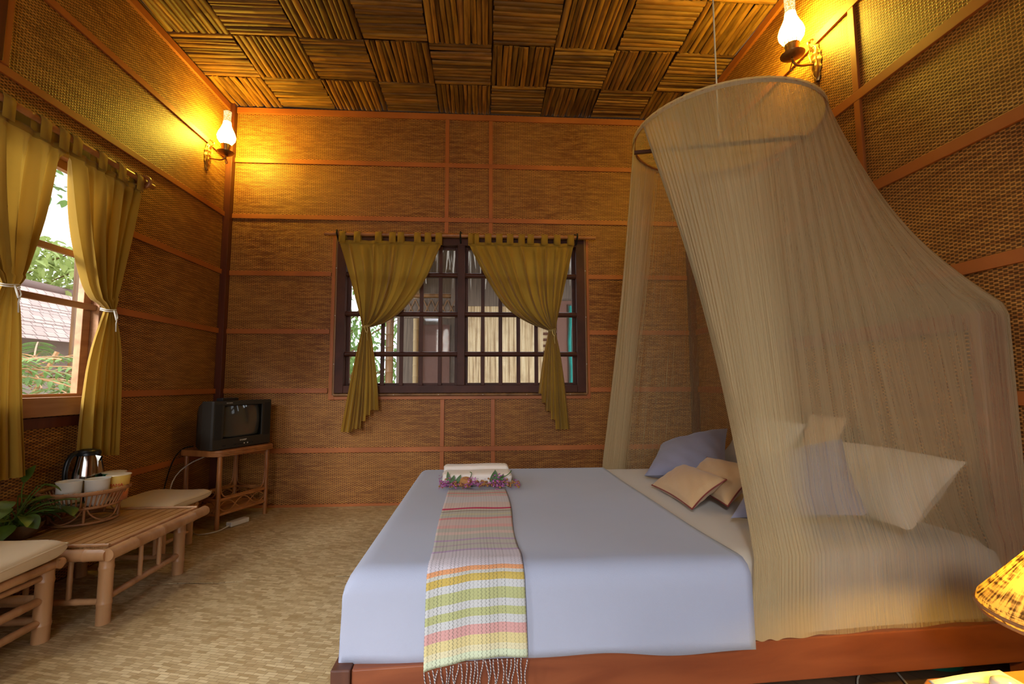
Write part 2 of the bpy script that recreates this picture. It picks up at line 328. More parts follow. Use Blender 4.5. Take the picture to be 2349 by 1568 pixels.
# ------------------------------------------------------------------ geometry helpers
ORG = {}
class MB:
    def __init__(s): s.v = []; s.f = []; s.uv = {}; s.tint = []; s.ct = None; s.dens = None
    def add(s, vs, fs, uvs=None):
        b = len(s.v); s.v += [tuple(v) for v in vs]
        for i, f in enumerate(fs):
            if uvs: s.uv[len(s.f)] = uvs[i]
            s.f.append(tuple(b+k for k in f)); s.tint.append(s.ct)
        return s
    def box(s, x0, x1, y0, y1, z0, z1, rz=0, c=None):
        vs = [(x, y, z) for z in (z0, z1) for y in (y0, y1) for x in (x0, x1)]
        if rz:
            cx, cy = c if c else ((x0+x1)/2, (y0+y1)/2)
            vs = [(cx+(x-cx)*cos(rz)-(y-cy)*sin(rz), cy+(x-cx)*sin(rz)+(y-cy)*cos(rz), z) for x, y, z in vs]
        fs = [(0, 2, 3, 1), (4, 5, 7, 6), (0, 1, 5, 4), (2, 6, 7, 3), (0, 4, 6, 2), (1, 3, 7, 5)]
        uv = []
        for i, f in enumerate(fs):
            P = [vs[k] for k in f]
            if i < 2: uv.append([(p[0], p[1]) for p in P])
            elif i < 4: uv.append([(p[0], p[2]) for p in P])
            else: uv.append([(p[1], p[2]) for p in P])
        return s.add(vs, fs, uv)
    def obox(s, o, u, v, w, a, b, c):   # oriented box: origin corner, axes, extents
        o, u, v, w = map(Vector, (o, u, v, w))
        vs = [o+u*i*a+v*j*b+w*k*c for k in (0, 1) for j in (0, 1) for i in (0, 1)]
        return s.add(vs, [(0, 2, 3, 1), (4, 5, 7, 6), (0, 1, 5, 4), (2, 6, 7, 3), (0, 4, 6, 2), (1, 3, 7, 5)])
    def tube(s, pts, r, seg=8, closed=False, caps=True, flat=1.0):
        pts = [Vector(p) for p in pts]; n = len(pts)
        rs = [r[min(len(r)-1, int(i*len(r)/n))] for i in range(n)] if isinstance(r, (list, tuple)) and len(r) != n else (r if isinstance(r, (list, tuple)) else [r]*n)
        rings = []; prev = None
        for i, p in enumerate(pts):
            if closed: d = pts[(i+1) % n]-pts[i-1]
            else: d = pts[min(i+1, n-1)]-pts[max(i-1, 0)]
            if d.length < 1e-9: d = Vector((0, 0, 1))
            d.normalize()
            if prev is None:
                a = Vector((0, 0, 1)) if abs(d.z) < .9 else Vector((1, 0, 0))
                prev = (a-d*a.dot(d)).normalized()
            else:
                prev = prev-d*prev.dot(d)
                prev = prev.normalized() if prev.length > 1e-6 else d.orthogonal().normalized()
            b = d.cross(prev)
            rings.append([p+(prev*cos(2*PI*k/seg)*flat+b*sin(2*PI*k/seg))*rs[i] for k in range(seg)])
        vs = [v for rg in rings for v in rg]; fs = []
        m = n if closed else n-1
        for i in range(m):
            for k in range(seg):
                a = i*seg+k; b2 = i*seg+(k+1) % seg; c = ((i+1) % n)*seg+(k+1) % seg; d2 = ((i+1) % n)*seg+k
                fs.append((a, b2, c, d2))
        if caps and not closed:
            fs.append(tuple(reversed(range(seg)))); fs.append(tuple((n-1)*seg+k for k in range(seg)))
        return s.add(vs, fs)
    def pole(s, p0, p1, r, seg=12, nodes=None, taper=1.0):   # bamboo pole with slight node rings
        p0, p1 = Vector(p0), Vector(p1); L = (p1-p0).length
        nodes = nodes if nodes is not None else max(1, int(L/.16))
        ts = [0.0]; rr = [1.0]
        for k in range(nodes):
            c = (k+.5+random.uniform(-.15, .15))/nodes; e = .006/L
            for dt, q in ((-2*e, 1.0), (-e*.5, 1.07), (0, 1.10), (e*.5, 1.05), (e*2, 1.0)):
                ts.append(min(.999, max(.001, c+dt))); rr.append(q)
        ts.append(1.0); rr.append(1.0)
        return s.tube([p0.lerp(p1, t) for t in ts], [r*q*(1+(taper-1)*t) for q, t in zip(rr, ts)], seg)
    def lathe(s, prof, c, seg=24, axis=None, sx=1.0, sy=1.0, rot=0.0, uv=False):
        c = Vector(c); n = len(prof); vs = []
        for r, z in prof:
            for k in range(seg):
                a = 2*PI*k/seg; x, y = r*cos(a)*sx, r*sin(a)*sy
                vs.append((x*cos(rot)-y*sin(rot), x*sin(rot)+y*cos(rot), z))
        if axis is not None:
            q = Vector((0, 0, 1)).rotation_difference(Vector(axis).normalized())
            vs = [q @ Vector(v) for v in vs]
        vs = [c+Vector(v) for v in vs]
        fs, uvs = [], []
        for i in range(n-1):
            for k in range(seg):
                fs.append((i*seg+k, i*seg+(k+1) % seg, (i+1)*seg+(k+1) % seg, (i+1)*seg+k))
                uvs.append([(k/seg, i/(n-1)), ((k+1)/seg, i/(n-1)), ((k+1)/seg, (i+1)/(n-1)), (k/seg, (i+1)/(n-1))])
        return s.add(vs, fs, uvs if uv else None)
    def grid(s, fn, nu, nv, uvf=None, dens=None):
        vs = [fn(i/(nu-1), j/(nv-1)) for j in range(nv) for i in range(nu)]
        fs, uvs = [], []
        uvf = uvf or (lambda a, b: (a, b))
        for j in range(nv-1):
            for i in range(nu-1):
                fs.append((j*nu+i, j*nu+i+1, (j+1)*nu+i+1, (j+1)*nu+i))
                uvs.append([uvf(a/(nu-1), b/(nv-1)) for a, b in ((i, j), (i+1, j), (i+1, j+1), (i, j+1))])
        if dens is not None:
            if s.dens is None: s.dens = [0]*len(s.v)
            s.dens += [dens(i/(nu-1), j/(nv-1)) for j in range(nv) for i in range(nu)]
        return s.add(vs, fs, uvs)
    def build(s, name, mat, parent=None, smooth=None, solid=0, bevel=0, origin=None):
        if parent is not None: og = ORG[parent.name]
        elif origin is not None: og = Vector(origin)
        else:
            xs = [v[0] for v in s.v]; ys = [v[1] for v in s.v]; zs = [v[2] for v in s.v]
            og = Vector(((min(xs)+max(xs))/2, (min(ys)+max(ys))/2, min(zs)))
        me = bpy.data.meshes.new(name)
        me.from_pydata([(v[0]-og.x, v[1]-og.y, v[2]-og.z) for v in s.v], [], s.f)
        if s.uv:
            l = me.uv_layers.new(name='UVMap')
            for p in me.polygons:
                u = s.uv.get(p.index)
                if u:
                    for k, li in enumerate(p.loop_indices): l.data[li].uv = u[k]
        if any(x is not None for x in s.tint):
            a = me.color_attributes.new('tint', 'FLOAT_COLOR', 'CORNER')
            for p in me.polygons:
                c = s.tint[p.index] or (1, 1, 1)
                for li in p.loop_indices: a.data[li].color = c4(c)
        if s.dens is not None:
            a = me.attributes.new('dens', 'FLOAT', 'POINT')
            for i, d in enumerate(s.dens): a.data[i].value = d
        me.materials.append(mat if not isinstance(mat, str) else M[mat])
        o = bpy.data.objects.new(name, me); COL.objects.link(o)
        if parent is not None: o.parent = parent
        else: o.location = og
        ORG[o.name] = og
        if smooth is not None:
            for p in me.polygons: p.use_smooth = True
            try: me.set_sharp_from_angle(angle=math.radians(smooth))
            except Exception: pass
        if bevel:
            b = o.modifiers.new('bevel', 'BEVEL'); b.width = bevel; b.segments = 3; b.limit_method = 'ANGLE'
        if solid:
            b = o.modifiers.new('solid', 'SOLIDIFY'); b.thickness = solid; b.offset = 0
        return o
def tag(o, label, cat, group=None):
    o['label'] = label; o['category'] = cat
    if group: o['group'] = group
    return o
def thing(name, label, cat, loc, group=None):
    o = bpy.data.objects.new(name, None); COL.objects.link(o); o.location = loc
    o.empty_display_size = .05
    ORG[o.name] = Vector(loc); return tag(o, label, cat, group)
def struct(o): o['kind'] = 'structure'; return o
def chaikin(pts, n=2, closed=False):
    pts = [Vector(p) for p in pts]
    for _ in range(n):
        q = []
        m = len(pts) if closed else len(pts)-1
        for i in range(m):
            a, b = pts[i], pts[(i+1) % len(pts)]
            q += [a.lerp(b, .25), a.lerp(b, .75)]
        if not closed: q = [pts[0]]+q+[pts[-1]]
        pts = q
    return pts
def poly(pts, t):
    """point at fraction t (by index-length) of a polyline of Vectors"""
    L = [0]
    for a, b in zip(pts, pts[1:]): L.append(L[-1]+(b-a).length)
    d = t*L[-1]
    for i in range(1, len(pts)):
        if d <= L[i] or i == len(pts)-1:
            s = (d-L[i-1])/max(1e-9, L[i]-L[i-1]); return pts[i-1].lerp(pts[i], min(1, max(0, s)))
def extrude(b, ol, z0, z1, fp):
    n = len(ol); b.add([fp(a, c, z0) for a, c in ol]+[fp(a, c, z1) for a, c in ol], [tuple(reversed(range(n))), tuple(range(n, 2*n))]+[(k, (k+1) % n, n+(k+1) % n, n+k) for k in range(n)])
def text_mesh(txt, size, mat, name, parent, place, depth=.0006):
    cu = bpy.data.curves.new(name+'_c', 'FONT'); cu.body = txt; cu.size = size; cu.extrude = depth
    cu.align_x = 'CENTER'; cu.align_y = 'CENTER'
    to = bpy.data.objects.new('tmp', cu); COL.objects.link(to)
    bpy.context.view_layer.update()
    me = bpy.data.meshes.new_from_object(to.evaluated_get(bpy.context.evaluated_depsgraph_get()))
    bpy.data.objects.remove(to)
    og = ORG[parent.name]
    for v in me.vertices: v.co = place(v.co) - og
    me.materials.append(M[mat]) if len(me.materials) == 0 else me.materials.__setitem__(0, M[mat])
    o = bpy.data.objects.new(name, me); COL.objects.link(o); o.parent = parent; ORG[o.name] = og
    return o

# ------------------------------------------------------------------ room shell
TH = .06
def wall_x(name, y, ydir, x0, x1, hole=None):       # wall in the XZ plane
    b = MB(); ya, yb = sorted((y, y+ydir*TH))
    if hole:
        hx0, hx1, hz0, hz1 = hole
        for (a, c, d, e) in ((x0, hx0, 0, H), (hx1, x1, 0, H), (hx0, hx1, 0, hz0), (hx0, hx1, hz1, H)):
            if e-d > .001: b.box(a, c, ya, yb, d, e)
    else: b.box(x0, x1, ya, yb, 0, H)
    return struct(b.build(name, 'wall'))
def wall_y(name, x, xdir, y0, y1, hole=None):
    b = MB(); xa, xb = sorted((x, x+xdir*TH))
    if hole:
        last = y0
        for hy0, hy1, hz0, hz1 in hole:
            for (a, c, d, e) in ((last, hy0, 0, H), (hy0, hy1, 0, hz0), (hy0, hy1, hz1, H)): b.box(xa, xb, a, c, d, e)
            last = hy1
        b.box(xa, xb, last, y1, 0, H)
    else: b.box(xa, xb, y0, y1, 0, H)
    return struct(b.build(name, 'wall'))
BW = (-1.058, .762, .792, 1.935)      # back window hole  x0 x1 z0 z1
LW = (1.25, 2.405, .80, 1.905)         # left window hole  y0 y1 z0 z1
DR = (-1.08, .62, 0.0, 2.10)           # doorway behind the camera
wall_x('wall_back', YB, 1, XL-TH, XR+TH, BW)
wall_x('wall_front', YF, -1, XL-TH, XR+TH, DR)
LW3 = (-.85, .25, .92, 1.62)          # unseen left-wall window beside the camera, added to let light in
wall_y('wall_left', XL, -1, YF, YB, [LW3, LW])
wall_y('wall_right', XR, 1, YF, YB)
b = MB(); b.box(XL-TH, XR+TH, YF-TH, YB+TH, -.06, 0.0); struct(b.build('floor', 'floor'))

# ceiling: checkerboard of split bamboo panels
b = MB(); b.box(XL-TH, XR+TH, YF-TH, YB+TH, H+.03, H+.07)
cb = b.build('ceiling', 'ceilback'); struct(cb)
b = MB(); TW = .388
ys = [YB, 3.1185, 2.724, 2.3236]
while ys[-1] > YF: ys.append(ys[-1]-.397)
rc = random.Random(3)
for j in range(len(ys)-1):
    y1, y0 = ys[j], ys[j+1]
    for i in range(9):
        x0 = -1.886+TW*i; x1 = x0+TW
        along_x = (i+j) % 2 == 1
        n = 12; ws = [rc.uniform(.7, 1.3) for _ in range(n)]; tot = sum(ws)
        A0, A1 = (y0, y1) if along_x else (x0, x1)
        if j == 0 and along_x: n = 11
        B0, B1 = (x0, x1) if along_x else (y0, y1)
        pos = A0+.003; tilec = rc.uniform(.88, 1.08)
        for k in range(n):
            w = ws[k]/sum(ws[:n])*(A1-A0-.006); c = pos+w/2; pos += w
            r = w*.49; drop = rc.uniform(-.004, .004); q = rc.uniform(.45, 1.2)*tilec
            b.ct = (q, q*rc.uniform(.92, 1.03), q*rc.uniform(.8, 1.1))
            e0, e1 = B0+rc.uniform(0, .008), B1-rc.uniform(0, .008)
            skew = rc.uniform(-.006, .006); node = rc.uniform(.2, .8)
            vs = []; us = []
            secs = [0, node-.012, node, node+.012, 1.0]; node2 = (node+.45) % 1.0
            SEG = 5
            for t in secs:
                L = e0+(e1-e0)*t; bul = 1.12 if t == node else 1.0
                cc = c+skew*(t-.5)*2+.002*sin(t*5+k)
                for s in range(SEG+1):
                    a = PI*s/SEG
                    off = -cos(a)*r; dz = -sin(a)*.011*bul
                    X, Y = (L, cc+off) if along_x else (cc+off, L)
                    vs.append((X, Y, H+.012+drop+dz)); us.append((L+k*3.7+i, (cc+off)*1.0))
            fs = []; uvs = []
            for s in range(len(secs)-1):
                for a in range(SEG):
                    f = (s*(SEG+1)+a, s*(SEG+1)+a+1, (s+1)*(SEG+1)+a+1, (s+1)*(SEG+1)+a)
                    fs.append(f); uvs.append([us[g] for g in f])
            for f0 in (tuple(range(SEG+1)), tuple(reversed(range(len(vs)-SEG-1, len(vs))))):
                fs.append(f0); uvs.append([us[g] for g in f0])
            b.add(vs, fs, uvs)
b.ct = None
b.build('split_bamboo_panels', 'ceil', parent=cb, smooth=50)

# battens
TN = [0]
def trim(x0, x1, y0, y1, z0, z1, mat='trim', bev=.002):
    TN[0] += 1
    bb = MB(); bb.box(x0, x1, y0, y1, z0, z1)
    return struct(bb.build('trim_%d' % TN[0], mat, bevel=bev))
LV = [2.506, 2.082, 1.659, 1.236, .811, .391]
hb, tb = .0175, .013
for z in LV:
    if BW[2]-.05 < z < BW[3]+.03:
        trim(XL+.045, -1.108, YB-tb, YB, z-hb, z+hb); trim(.79, XR-.045, YB-tb, YB, z-hb, z+hb)
    else: trim(XL+.045, XR-.045, YB-tb, YB, z-hb, z+hb)
trim(XL+.045, XR-.045, YB-.016, YB, 2.868, 2.912)
trim(XL+.045, XR-.045, YB-.016, YB, 0, .02)
for x, z0, z1 in ((-.272, 1.975, 2.868), (.0586, 1.975, 2.868), (-.291, .02, .745), (.075, .02, .745)):
    for (a, c) in zip([z0]+[z+hb for z in LV[::-1] if z0 < z < z1], [z-hb for z in LV[::-1] if z0 < z < z1]+[z1]):
        trim(x-.0145, x+.0145, YB-.012, YB, a, c)
for z in LV:
    if LW[2]-.05 < z < LW[3]+.02:
        trim(XL, XL+tb, 2.45, YB-.045, z-hb, z+hb); trim(XL, XL+tb, .46, 1.22, z-hb, z+hb)
    elif z < LW[3]+.2 and z > 1.9: trim(XL, XL+tb, YF, YB-.045, z-hb, z+hb)
    else: trim(XL, XL+tb, YF, YB-.045, z-hb, z+hb)
trim(XL, XL+.018, YF, YB-.045, 2.866, 2.914)
for z in LV: trim(XR-tb, XR, YF, YB-.045, z-hb-.004, z+hb+.004)
trim(XR-.018, XR, YF, YB-.045, 2.866, 2.914)
zz = [0]+LV[::-1]+[2.866]
for yv in (1.825, .55):
    for a, c in zip(zz, zz[1:]): trim(XR-.012, XR, yv-.016, yv+.016, a+(hb+.004 if a else 0), c-hb-.004 if c < 2.8 else c)
# corner posts
trim(XL, XL+.045, YB-.05, YB, 0, H, 'post'); trim(XR-.045, XR, YB-.05, YB, 0, H, 'post')
trim(XL, XL+.03, 1.71, 1.825, LV[1]+hb, H, 'post'); trim(XL, XL+.02, 1.825, 1.86, LV[1]+hb, H, 'trim')

# ------------------------------------------------------------------ back window
def window_back():
    b = MB(); y0, y1 = YB-.03, YB+.05
    X0, X1, Z0, Z1 = BW
    w = .062
    b.box(X0, X0+w, y0, y1, Z0, Z1); b.box(X1-w, X1, y0, y1, Z0, Z1)
    b.box(X0+w, X1-w, y0+.002, y1, Z0, Z0+.054); b.box(X0+w, X1-w, y0+.002, y1, Z1-.052, Z1)
    w1 = b.build('window_1', 'dark', bevel=.003); struct(w1)
    # outer flat board
    b = MB(); o = .036
    for q in ((X0-o-.006, X0-.002, Z0-o-.01, Z1+o), (X1+.002, X1+o, Z0-o-.01, Z1+o), (X0-.002, X1+.002, Z0-o-.01, Z0-.002), (X0-.002, X1+.002, Z1+.002, Z1+o)):
        b.box(q[0], q[1], YB-.014, YB, q[2], q[3])
    b.build('casing_board', 'trim', w1, bevel=.0015)
    # bamboo strip nailed along the joint
    for pts in (((X0-.004, Z0-.012), (X1+.004, Z0-.012)), ((X0-.004, Z1+.012), (X1+.004, Z1+.012)), ((X0-.006, Z0-.012), (X0-.006, Z1+.012)), ((X1+.006, Z0-.012), (X1+.006, Z1+.012))):
        b = MB(); b.pole((pts[0][0], YB-.02, pts[0][1]), (pts[1][0], YB-.02, pts[1][1]), .0105, 8)
        b.build('bamboo_strip', 'strip', w1, smooth=60)
    b = MB()
    for i in range(6): b.lathe([(0, 0), (.003, 0), (.003, .002), (0, .003)], (X0+.1+i*.32, YB-.031, Z0-.012), 8, (0, -1, 0))
    for z in (1.0, 1.35, 1.7):
        for x in (X0-.006, X1+.006): b.lathe([(0, 0), (.003, 0), (.003, .002), (0, .003)], (x, YB-.031, z), 8, (0, -1, 0))
    b.build('nail_heads', 'nail', w1)
    b = MB(); b.box(-.186, -.132, y0-.004, y1-.01, Z0+.054, Z1-.052); b.build('mullion', 'dark', w1, bevel=.003)
    iz0, iz1 = Z0+.054, Z1-.052
    for (a, c) in ((X0+w, -.186), (-.132, X1-w)):
        b = MB(); y = YB+.03
        b.box(a, a+.022, y, y+.03, iz0, iz1); b.box(c-.022, c, y, y+.03, iz0, iz1)
        b.box(a+.022, c-.022, y, y+.03, iz0, iz0+.018); b.box(a+.022, c-.022, y, y+.03, iz1-.018, iz1)
        sash = b.build('sash', 'dark', w1, bevel=.002)
        b = MB(); b.box(a+.02, c-.02, y+.012, y+.016, iz0+.016, iz1-.016); b.build('glass_pane', 'glass', sash)
        for z in (1.661, 1.369, 1.074):
            b = MB(); b.tube([(a, YB-.002, z), (c, YB-.002, z)], .0185, 12); b.build('bar_rail', 'dark', w1, smooth=60)
        for z in (1.661, 1.369, 1.074):
            b = MB(); b.box(a, c, y-.012, y+.004, z-.015, z+.015); b.build('glazing_bar', 'dark', sash)
    for x in (-.861, -.728, -.593, -.451, -.313, 0, .131, .264, .397, .529):
        b = MB(); b.box(x-.014, x+.014, YB-.004, YB+.012, iz0, iz1); b.build('upright_bar', 'dark', w1, bevel=.003)
window_back()
# ------------------------------------------------------------------ left window
def window_left():
    Y0, Y1, Z0, Z1 = LW
    b = MB(); x0, x1 = XL-.055, XL+.02
    b.box(x0, x1, Y0, Y0+.05, Z0, Z1); b.box(x0, x1, Y1-.03, Y1, Z0, Z1)
    b.box(x0, x1, Y0+.05, Y1-.03, Z1-.04, Z1)
    w2 = b.build('window_2', 'sill', bevel=.003); struct(w2)
    b = MB(); b.box(x0, x1+.018, Y0-.02, Y1+.01, Z0-.075, Z0+.006); b.build('window_sill', 'sill', w2, bevel=.003)
    b = MB(); b.box(XL, XL+.013, Y1+.001, Y1+.045, Z0-.075, Z1+.05); b.box(XL, XL+.013, Y0-.04, Y0-.001, Z0-.075, Z1+.05)
    b.box(XL, XL+.013, Y0-.001, Y1+.001, Z1+.001, Z1+.05); b.box(XL, XL+.012, Y0-.04, Y1+.045, Z0-.125, Z0-.08)
    b.build('casing_board', 'post', w2, bevel=.001)
    for (a, c) in ((Y0+.05, 1.80), (1.80, 2.372)):
        b = MB(); x = XL-.045
        b.box(x, x+.03, a, a+.04, Z0+.006, Z1-.04); b.box(x, x+.03, c-.045, c, Z0+.006, Z1-.04)
        b.box(x, x+.03, a+.04, c-.045, Z0+.006, Z0+.02); b.box(x, x+.03, a+.04, c-.045, Z1-.08, Z1-.04)
        s = b.build('sash', 'sill', w2, bevel=.002)
        b = MB(); b.box(x+.013, x+.017, a+.04, c-.045, Z0+.02, Z1-.08); b.build('glass_pane', 'glass', s)
    for z in (1.455, 1.228):
        b = MB(); b.box(XL-.012, XL+.008, Y0+.05, Y1-.03, z-.014, z+.014); b.build('cross_rail', 'sill', w2, bevel=.003)
window_left()
b = MB(); _a, _c, _d, _e = LW3
for q in ((_a, _a+.05, _d, _e), (_c-.05, _c, _d, _e), (_a+.05, _c-.05, _d, _d+.05), (_a+.05, _c-.05, _e-.05, _e), (-.32, -.28, _d+.05, _e-.05)): b.box(XL-.05, XL+.02, q[0], q[1], q[2], q[3])
struct(b.build('added_side_window', 'dark', bevel=.003))  # frame of the added out-of-view window that admits the side fill
# door leaf standing open behind the camera
b = MB(); b.box(DR[1]+.02, DR[1]+.06, YF+.02, YF+.86, .01, 2.06); d1 = b.build('door_1', 'redwood', bevel=.004); struct(d1)
b = MB(); b.tube([(DR[1]+.01, YF+.78, .98), (DR[1]-.03, YF+.78, .98), (DR[1]-.03, YF+.68, .98)], .009, 8); b.build('door_handle', 'brass', d1)

# ------------------------------------------------------------------ floor mats
def mat_obj(x0, x1, y0, y1, z, rot, label, seed):
    b = MB(); r = random.Random(seed)
    def fn(u, v):
        x = x0+(x1-x0)*u; y = y0+(y1-y0)*v
        e = .006*sin(x*9+seed)+.004*sin(x*23)
        if v in (0, 1): y += e
        y += rot*(x-x0)
        return (x, y, z+.0006*sin(x*7+y*5+seed))
    b.grid(fn, 60, 50, lambda u, v: (x0+(x1-x0)*u, y0+(y1-y0)*v+seed*.37))
    o = b.build('floor_mat', 'mat', solid=.002)
    return tag(o, label, 'mat', 'woven reed floor mats')
mat_obj(XL+.02, .25, 2.17, YB-.02, .0025, .05, 'tan woven reed mat on the floor between the television stand and the far wall', 1)
mat_obj(XL+.02, .30, .15, 2.165, .0025, .05, 'tan woven reed mat on the floor in front, under the low bamboo table', 2)
b = MB(); b.tube(chaikin([(XL+.03, 2.168, .006), (-1.3, 2.196, .006), (-.9, 2.214, .006), (-.6, 2.232, .006), (.2, 2.27, .006)]), .003, 6)

# ------------------------------------------------------------------ bed
YN, YFAR, BX0 = 1.215, 2.60, -.335      # mattress near / far side, foot end
def rounded_block(b, x0, x1, y0, y1, z0, z1, r, nx=60, ny=46, puff=.0, seed=0, wob=.004, drop=None):
    """closed soft block: top and four sides from one wrapped grid"""
    def prof(t, a0, a1):   # map t in[0,1] across: side, rounded edge, top, edge, side -> (pos, drop)
        hs = (z1-z0-r); q = PI*r/2; top = (a1-a0-2*r); L = 2*hs+2*q+top; d = t*L
        if d < hs: return a0, hs-d+r
        d -= hs
        if d < q: an = d/r; return a0+r-r*cos(an), r-r*sin(an)
        d -= q
        if d < top: return a0+r+d, 0
        d -= top
        if d < q: an = d/r; return a1-r+r*sin(an), r-r*cos(an)
        return a1, r+(d-q)
    def fn(u, v):
        x, dx = prof(u, x0, x1); y, dy = prof(v, y0, y1)
        d = min(z1-z0, math.hypot(dx, dy) if (dx < r and dy < r) else max(dx, dy))
        z = z1-d
        cx, cy = (x-(x0+x1)/2)/(x1-x0)*2, (y-(y0+y1)/2)/(y1-y0)*2
        if d < r: z += puff*(1-cx*cx)*(1-cy*cy)
        w = wob*(sin(x*5.1+y*3.3+seed)+.6*sin(x*11.3-y*7.7+seed*2))
        if dx > r*.9: x += w*(1 if x > (x0+x1)/2 else -1)
        if dy > r*.9: y += w*(1 if y > (y0+y1)/2 else -1)
        return (x, y, z+.3*w*(d < .001))
    b.grid(fn, nx, ny)
bed = thing('bed', 'low red-brown wooden bed frame under the white mattress', 'bed', (.6, 1.9, 0))
_d = Vector((1.863, .100, 0)).normalized(); b = MB(); b.obox((-.305, 1.186, .088), _d, (-_d.y, _d.x, 0), (0, 0, 1), 1.864, .036, .105); b.build('side_rail', 'redwood', bed, bevel=.004)
b = MB(); b.box(-.305, XR-.05, 2.60, 2.64, .088, .193); b.build('side_rail', 'redwood', bed, bevel=.004)
b = MB(); b.box(-.352, -.306, 1.180, 2.642, .088, .196); b.build('end_rail', 'endwood', bed, bevel=.004)
b = MB(); extrude(b, [(-.30, 1.224), (XR-.055, 1.330), (XR-.055, 2.598), (-.30, 2.598)], .172, .186, lambda a, c, z: Vector((a, c, z))); b.build('platform', 'ply', bed)
for x in (-.33, 1.50):
    for y in (1.207, 2.56):
        b = MB(); b.box(x, x+.075, y+(.06 if x > 0 and y < 2 else -.018 if y < 2 else .002), y+(.12 if x > 0 and y < 2 else .06), 0.0, .0875); b.build('leg', 'endwood' if x < 0 else 'redwood', bed, bevel=.003)
head = MB(); head.box(1.50, XR-.02, 1.325, 1.36, .10, 1.075); head.build('headboard_post', 'redwood', bed, bevel=.003)
head = MB(); head.box(1.50, XR-.02, 2.70, 2.735, .10, 1.075); head.build('headboard_post', 'redwood', bed, bevel=.003)
head = MB(); head.box(1.50, XR-.02, 1.36, 2.70, 1.02, 1.075); head.build('headboard_rail', 'redwood', bed, bevel=.003)
head = MB(); head.box(1.525, 1.545, 1.36, 2.70, .20, 1.02); head.build('headboard_panel', 'wall', bed)
b = MB(); rounded_block(b, BX0+.012, 1.498, YN+.024, YFAR-.01, .187, .397, .045, seed=1, wob=.0015)
b.v = [(x, y+.075*max(0, x-.4)*max(0, (2.0-y)/.76), z) for x, y, z in b.v]
tag(b.build('mattress', 'sheet', smooth=60), 'mattress in a cream fitted sheet lying on the red-brown bed frame', 'mattress')
# white cover over the foot half, its edge cut in a gentle curve
def cover():
    b = MB(); z1 = .4035; z0 = .192; r = .048; y0, y1 = YN-.004, YFAR+.006
    hs = z1-z0-r; q = PI*r/2
    def side(t, a0, a1):
        top = (a1-a0-2*r); L = 2*hs+2*q+top; d = t*L
        if d < hs: return a0, hs-d+r
        d -= hs
        if d < q: return a0+r-r*cos(d/r), r-r*sin(d/r)
        d -= q
        if d < top: return a0+r+d, 0
        d -= top
        if d < q: return a1-r+r*sin(d/r), r-r*cos(d/r)
        return a1, r+d-q
    def fn(u, v):
        y, dy = side(v, y0, y1)
        yn = (y-y0)/(y1-y0)
        xe = .652+.035*(1-yn)**3+.02*sin(yn*6)*0+.0
        # across x: foot side drop then top to the edge
        Lx = hs+q+(xe-(BX0+r)); d = u*Lx; x = BX0; dx = 0
        if d < hs: dx = hs-d+r
        elif d < hs+q: an = (d-hs)/r; x = BX0+r-r*cos(an); dx = r-r*sin(an)
        else: x = BX0+r+(d-hs-q)
        dd = math.hypot(dx, dy) if (dx < r and dy < r) else max(dx, dy)
        z = z1-min(dd, z1-z0)
        low = max(0, (dd-r)/(z1-z0-r))
        wr = .0035*sin(x*8+1)+.002*sin(x*23)+.0015*sin(y*13)
        if dy > r*.9: y += (-1 if y < 1.9 else 1)*(wr*low+.004*low)
        if dx > r*.9: x -= (wr*low+.012*low)
        if dd > z1-z0-.004: z += .006*sin(x*9)+.004*sin(x*21+1)
        if dd < .001: z += .0012*sin(x*6+y*9)+.0008*sin(x*15-y*4)
        return (x, y, z)
    b.grid(fn, 70, 80)
    return tag(b.build('bed_cover', 'duvet', smooth=70, solid=.004), 'smooth white cover draped over the foot half of the bed', 'bedspread')
cover()
# striped runner over cover and down the near side
def runner():
    ztop = .411; yb = 2.06; L = 1.07
    path = [Vector((0, yb, ztop)), Vector((0, YN+.045, ztop)), Vector((0, YN+.015, ztop-.006)), Vector((0, YN-.008, ztop-.024)), Vector((0, YN-.015, ztop-.055)), Vector((0, YN-.018, .3)), Vector((0, YN-.020, .20)), Vector((0, YN-.022, .10))]
    lens = [0]
    for a, c in zip(path, path[1:]): lens.append(lens[-1]+(c-a).length)
    def at(d):
        for i in range(1, len(path)):
            if d <= lens[i] or i == len(path)-1: return path[i-1].lerp(path[i], (d-lens[i-1])/(lens[i]-lens[i-1]))
    def fn(u, v):
        end = L*1.0-.025*(u-.0)-.012*sin(u*PI)
        d = v*end
        p = at(d)
        cx = -.024+.010*v; w = .122*(.985 if v < .7 else 1.0)+.004*sin(v*7)
        if v < .75: cx += .003*sin(v*9)
        x = cx+(u*2-1)*w
        s = max(0, d-.9)*.05
        return (x, p.y-.002*sin(u*19+v*3)*(v > .78)-abs(s)*.3, p.z+.0012*sin(u*8+v*15)*(v < .75))
    b = MB(); b.grid(fn, 40, 120, lambda u, v: (u*.244, v*(L-.02)))
    o = b.build('bed_runner', 'runner', smooth=80, solid=.0015)
    tag(o, 'striped woven cloth runner laid across the white cover and hanging over the near side', 'runner')
    r = random.Random(5); yb2 = YN-.026
    for k in range(26):
        u = (k+.5)/26; p = fn(u, 1.0)
        x = p[0]; z = p[2]; dx = r.uniform(-.012, .012); n = 8; ph = r.uniform(0, 6)
        b = MB(); pts = [(x+dx*(t/n)+.0028*sin(t*1.1+ph), yb2-.003-.004*(k % 2)-.001*sin(t+ph), z+.001-.115*t/n) for t in range(n+1)]
        b.tube(pts, .0014, 5)
        b.build('fringe_cord', M['fringe'], o, smooth=60)
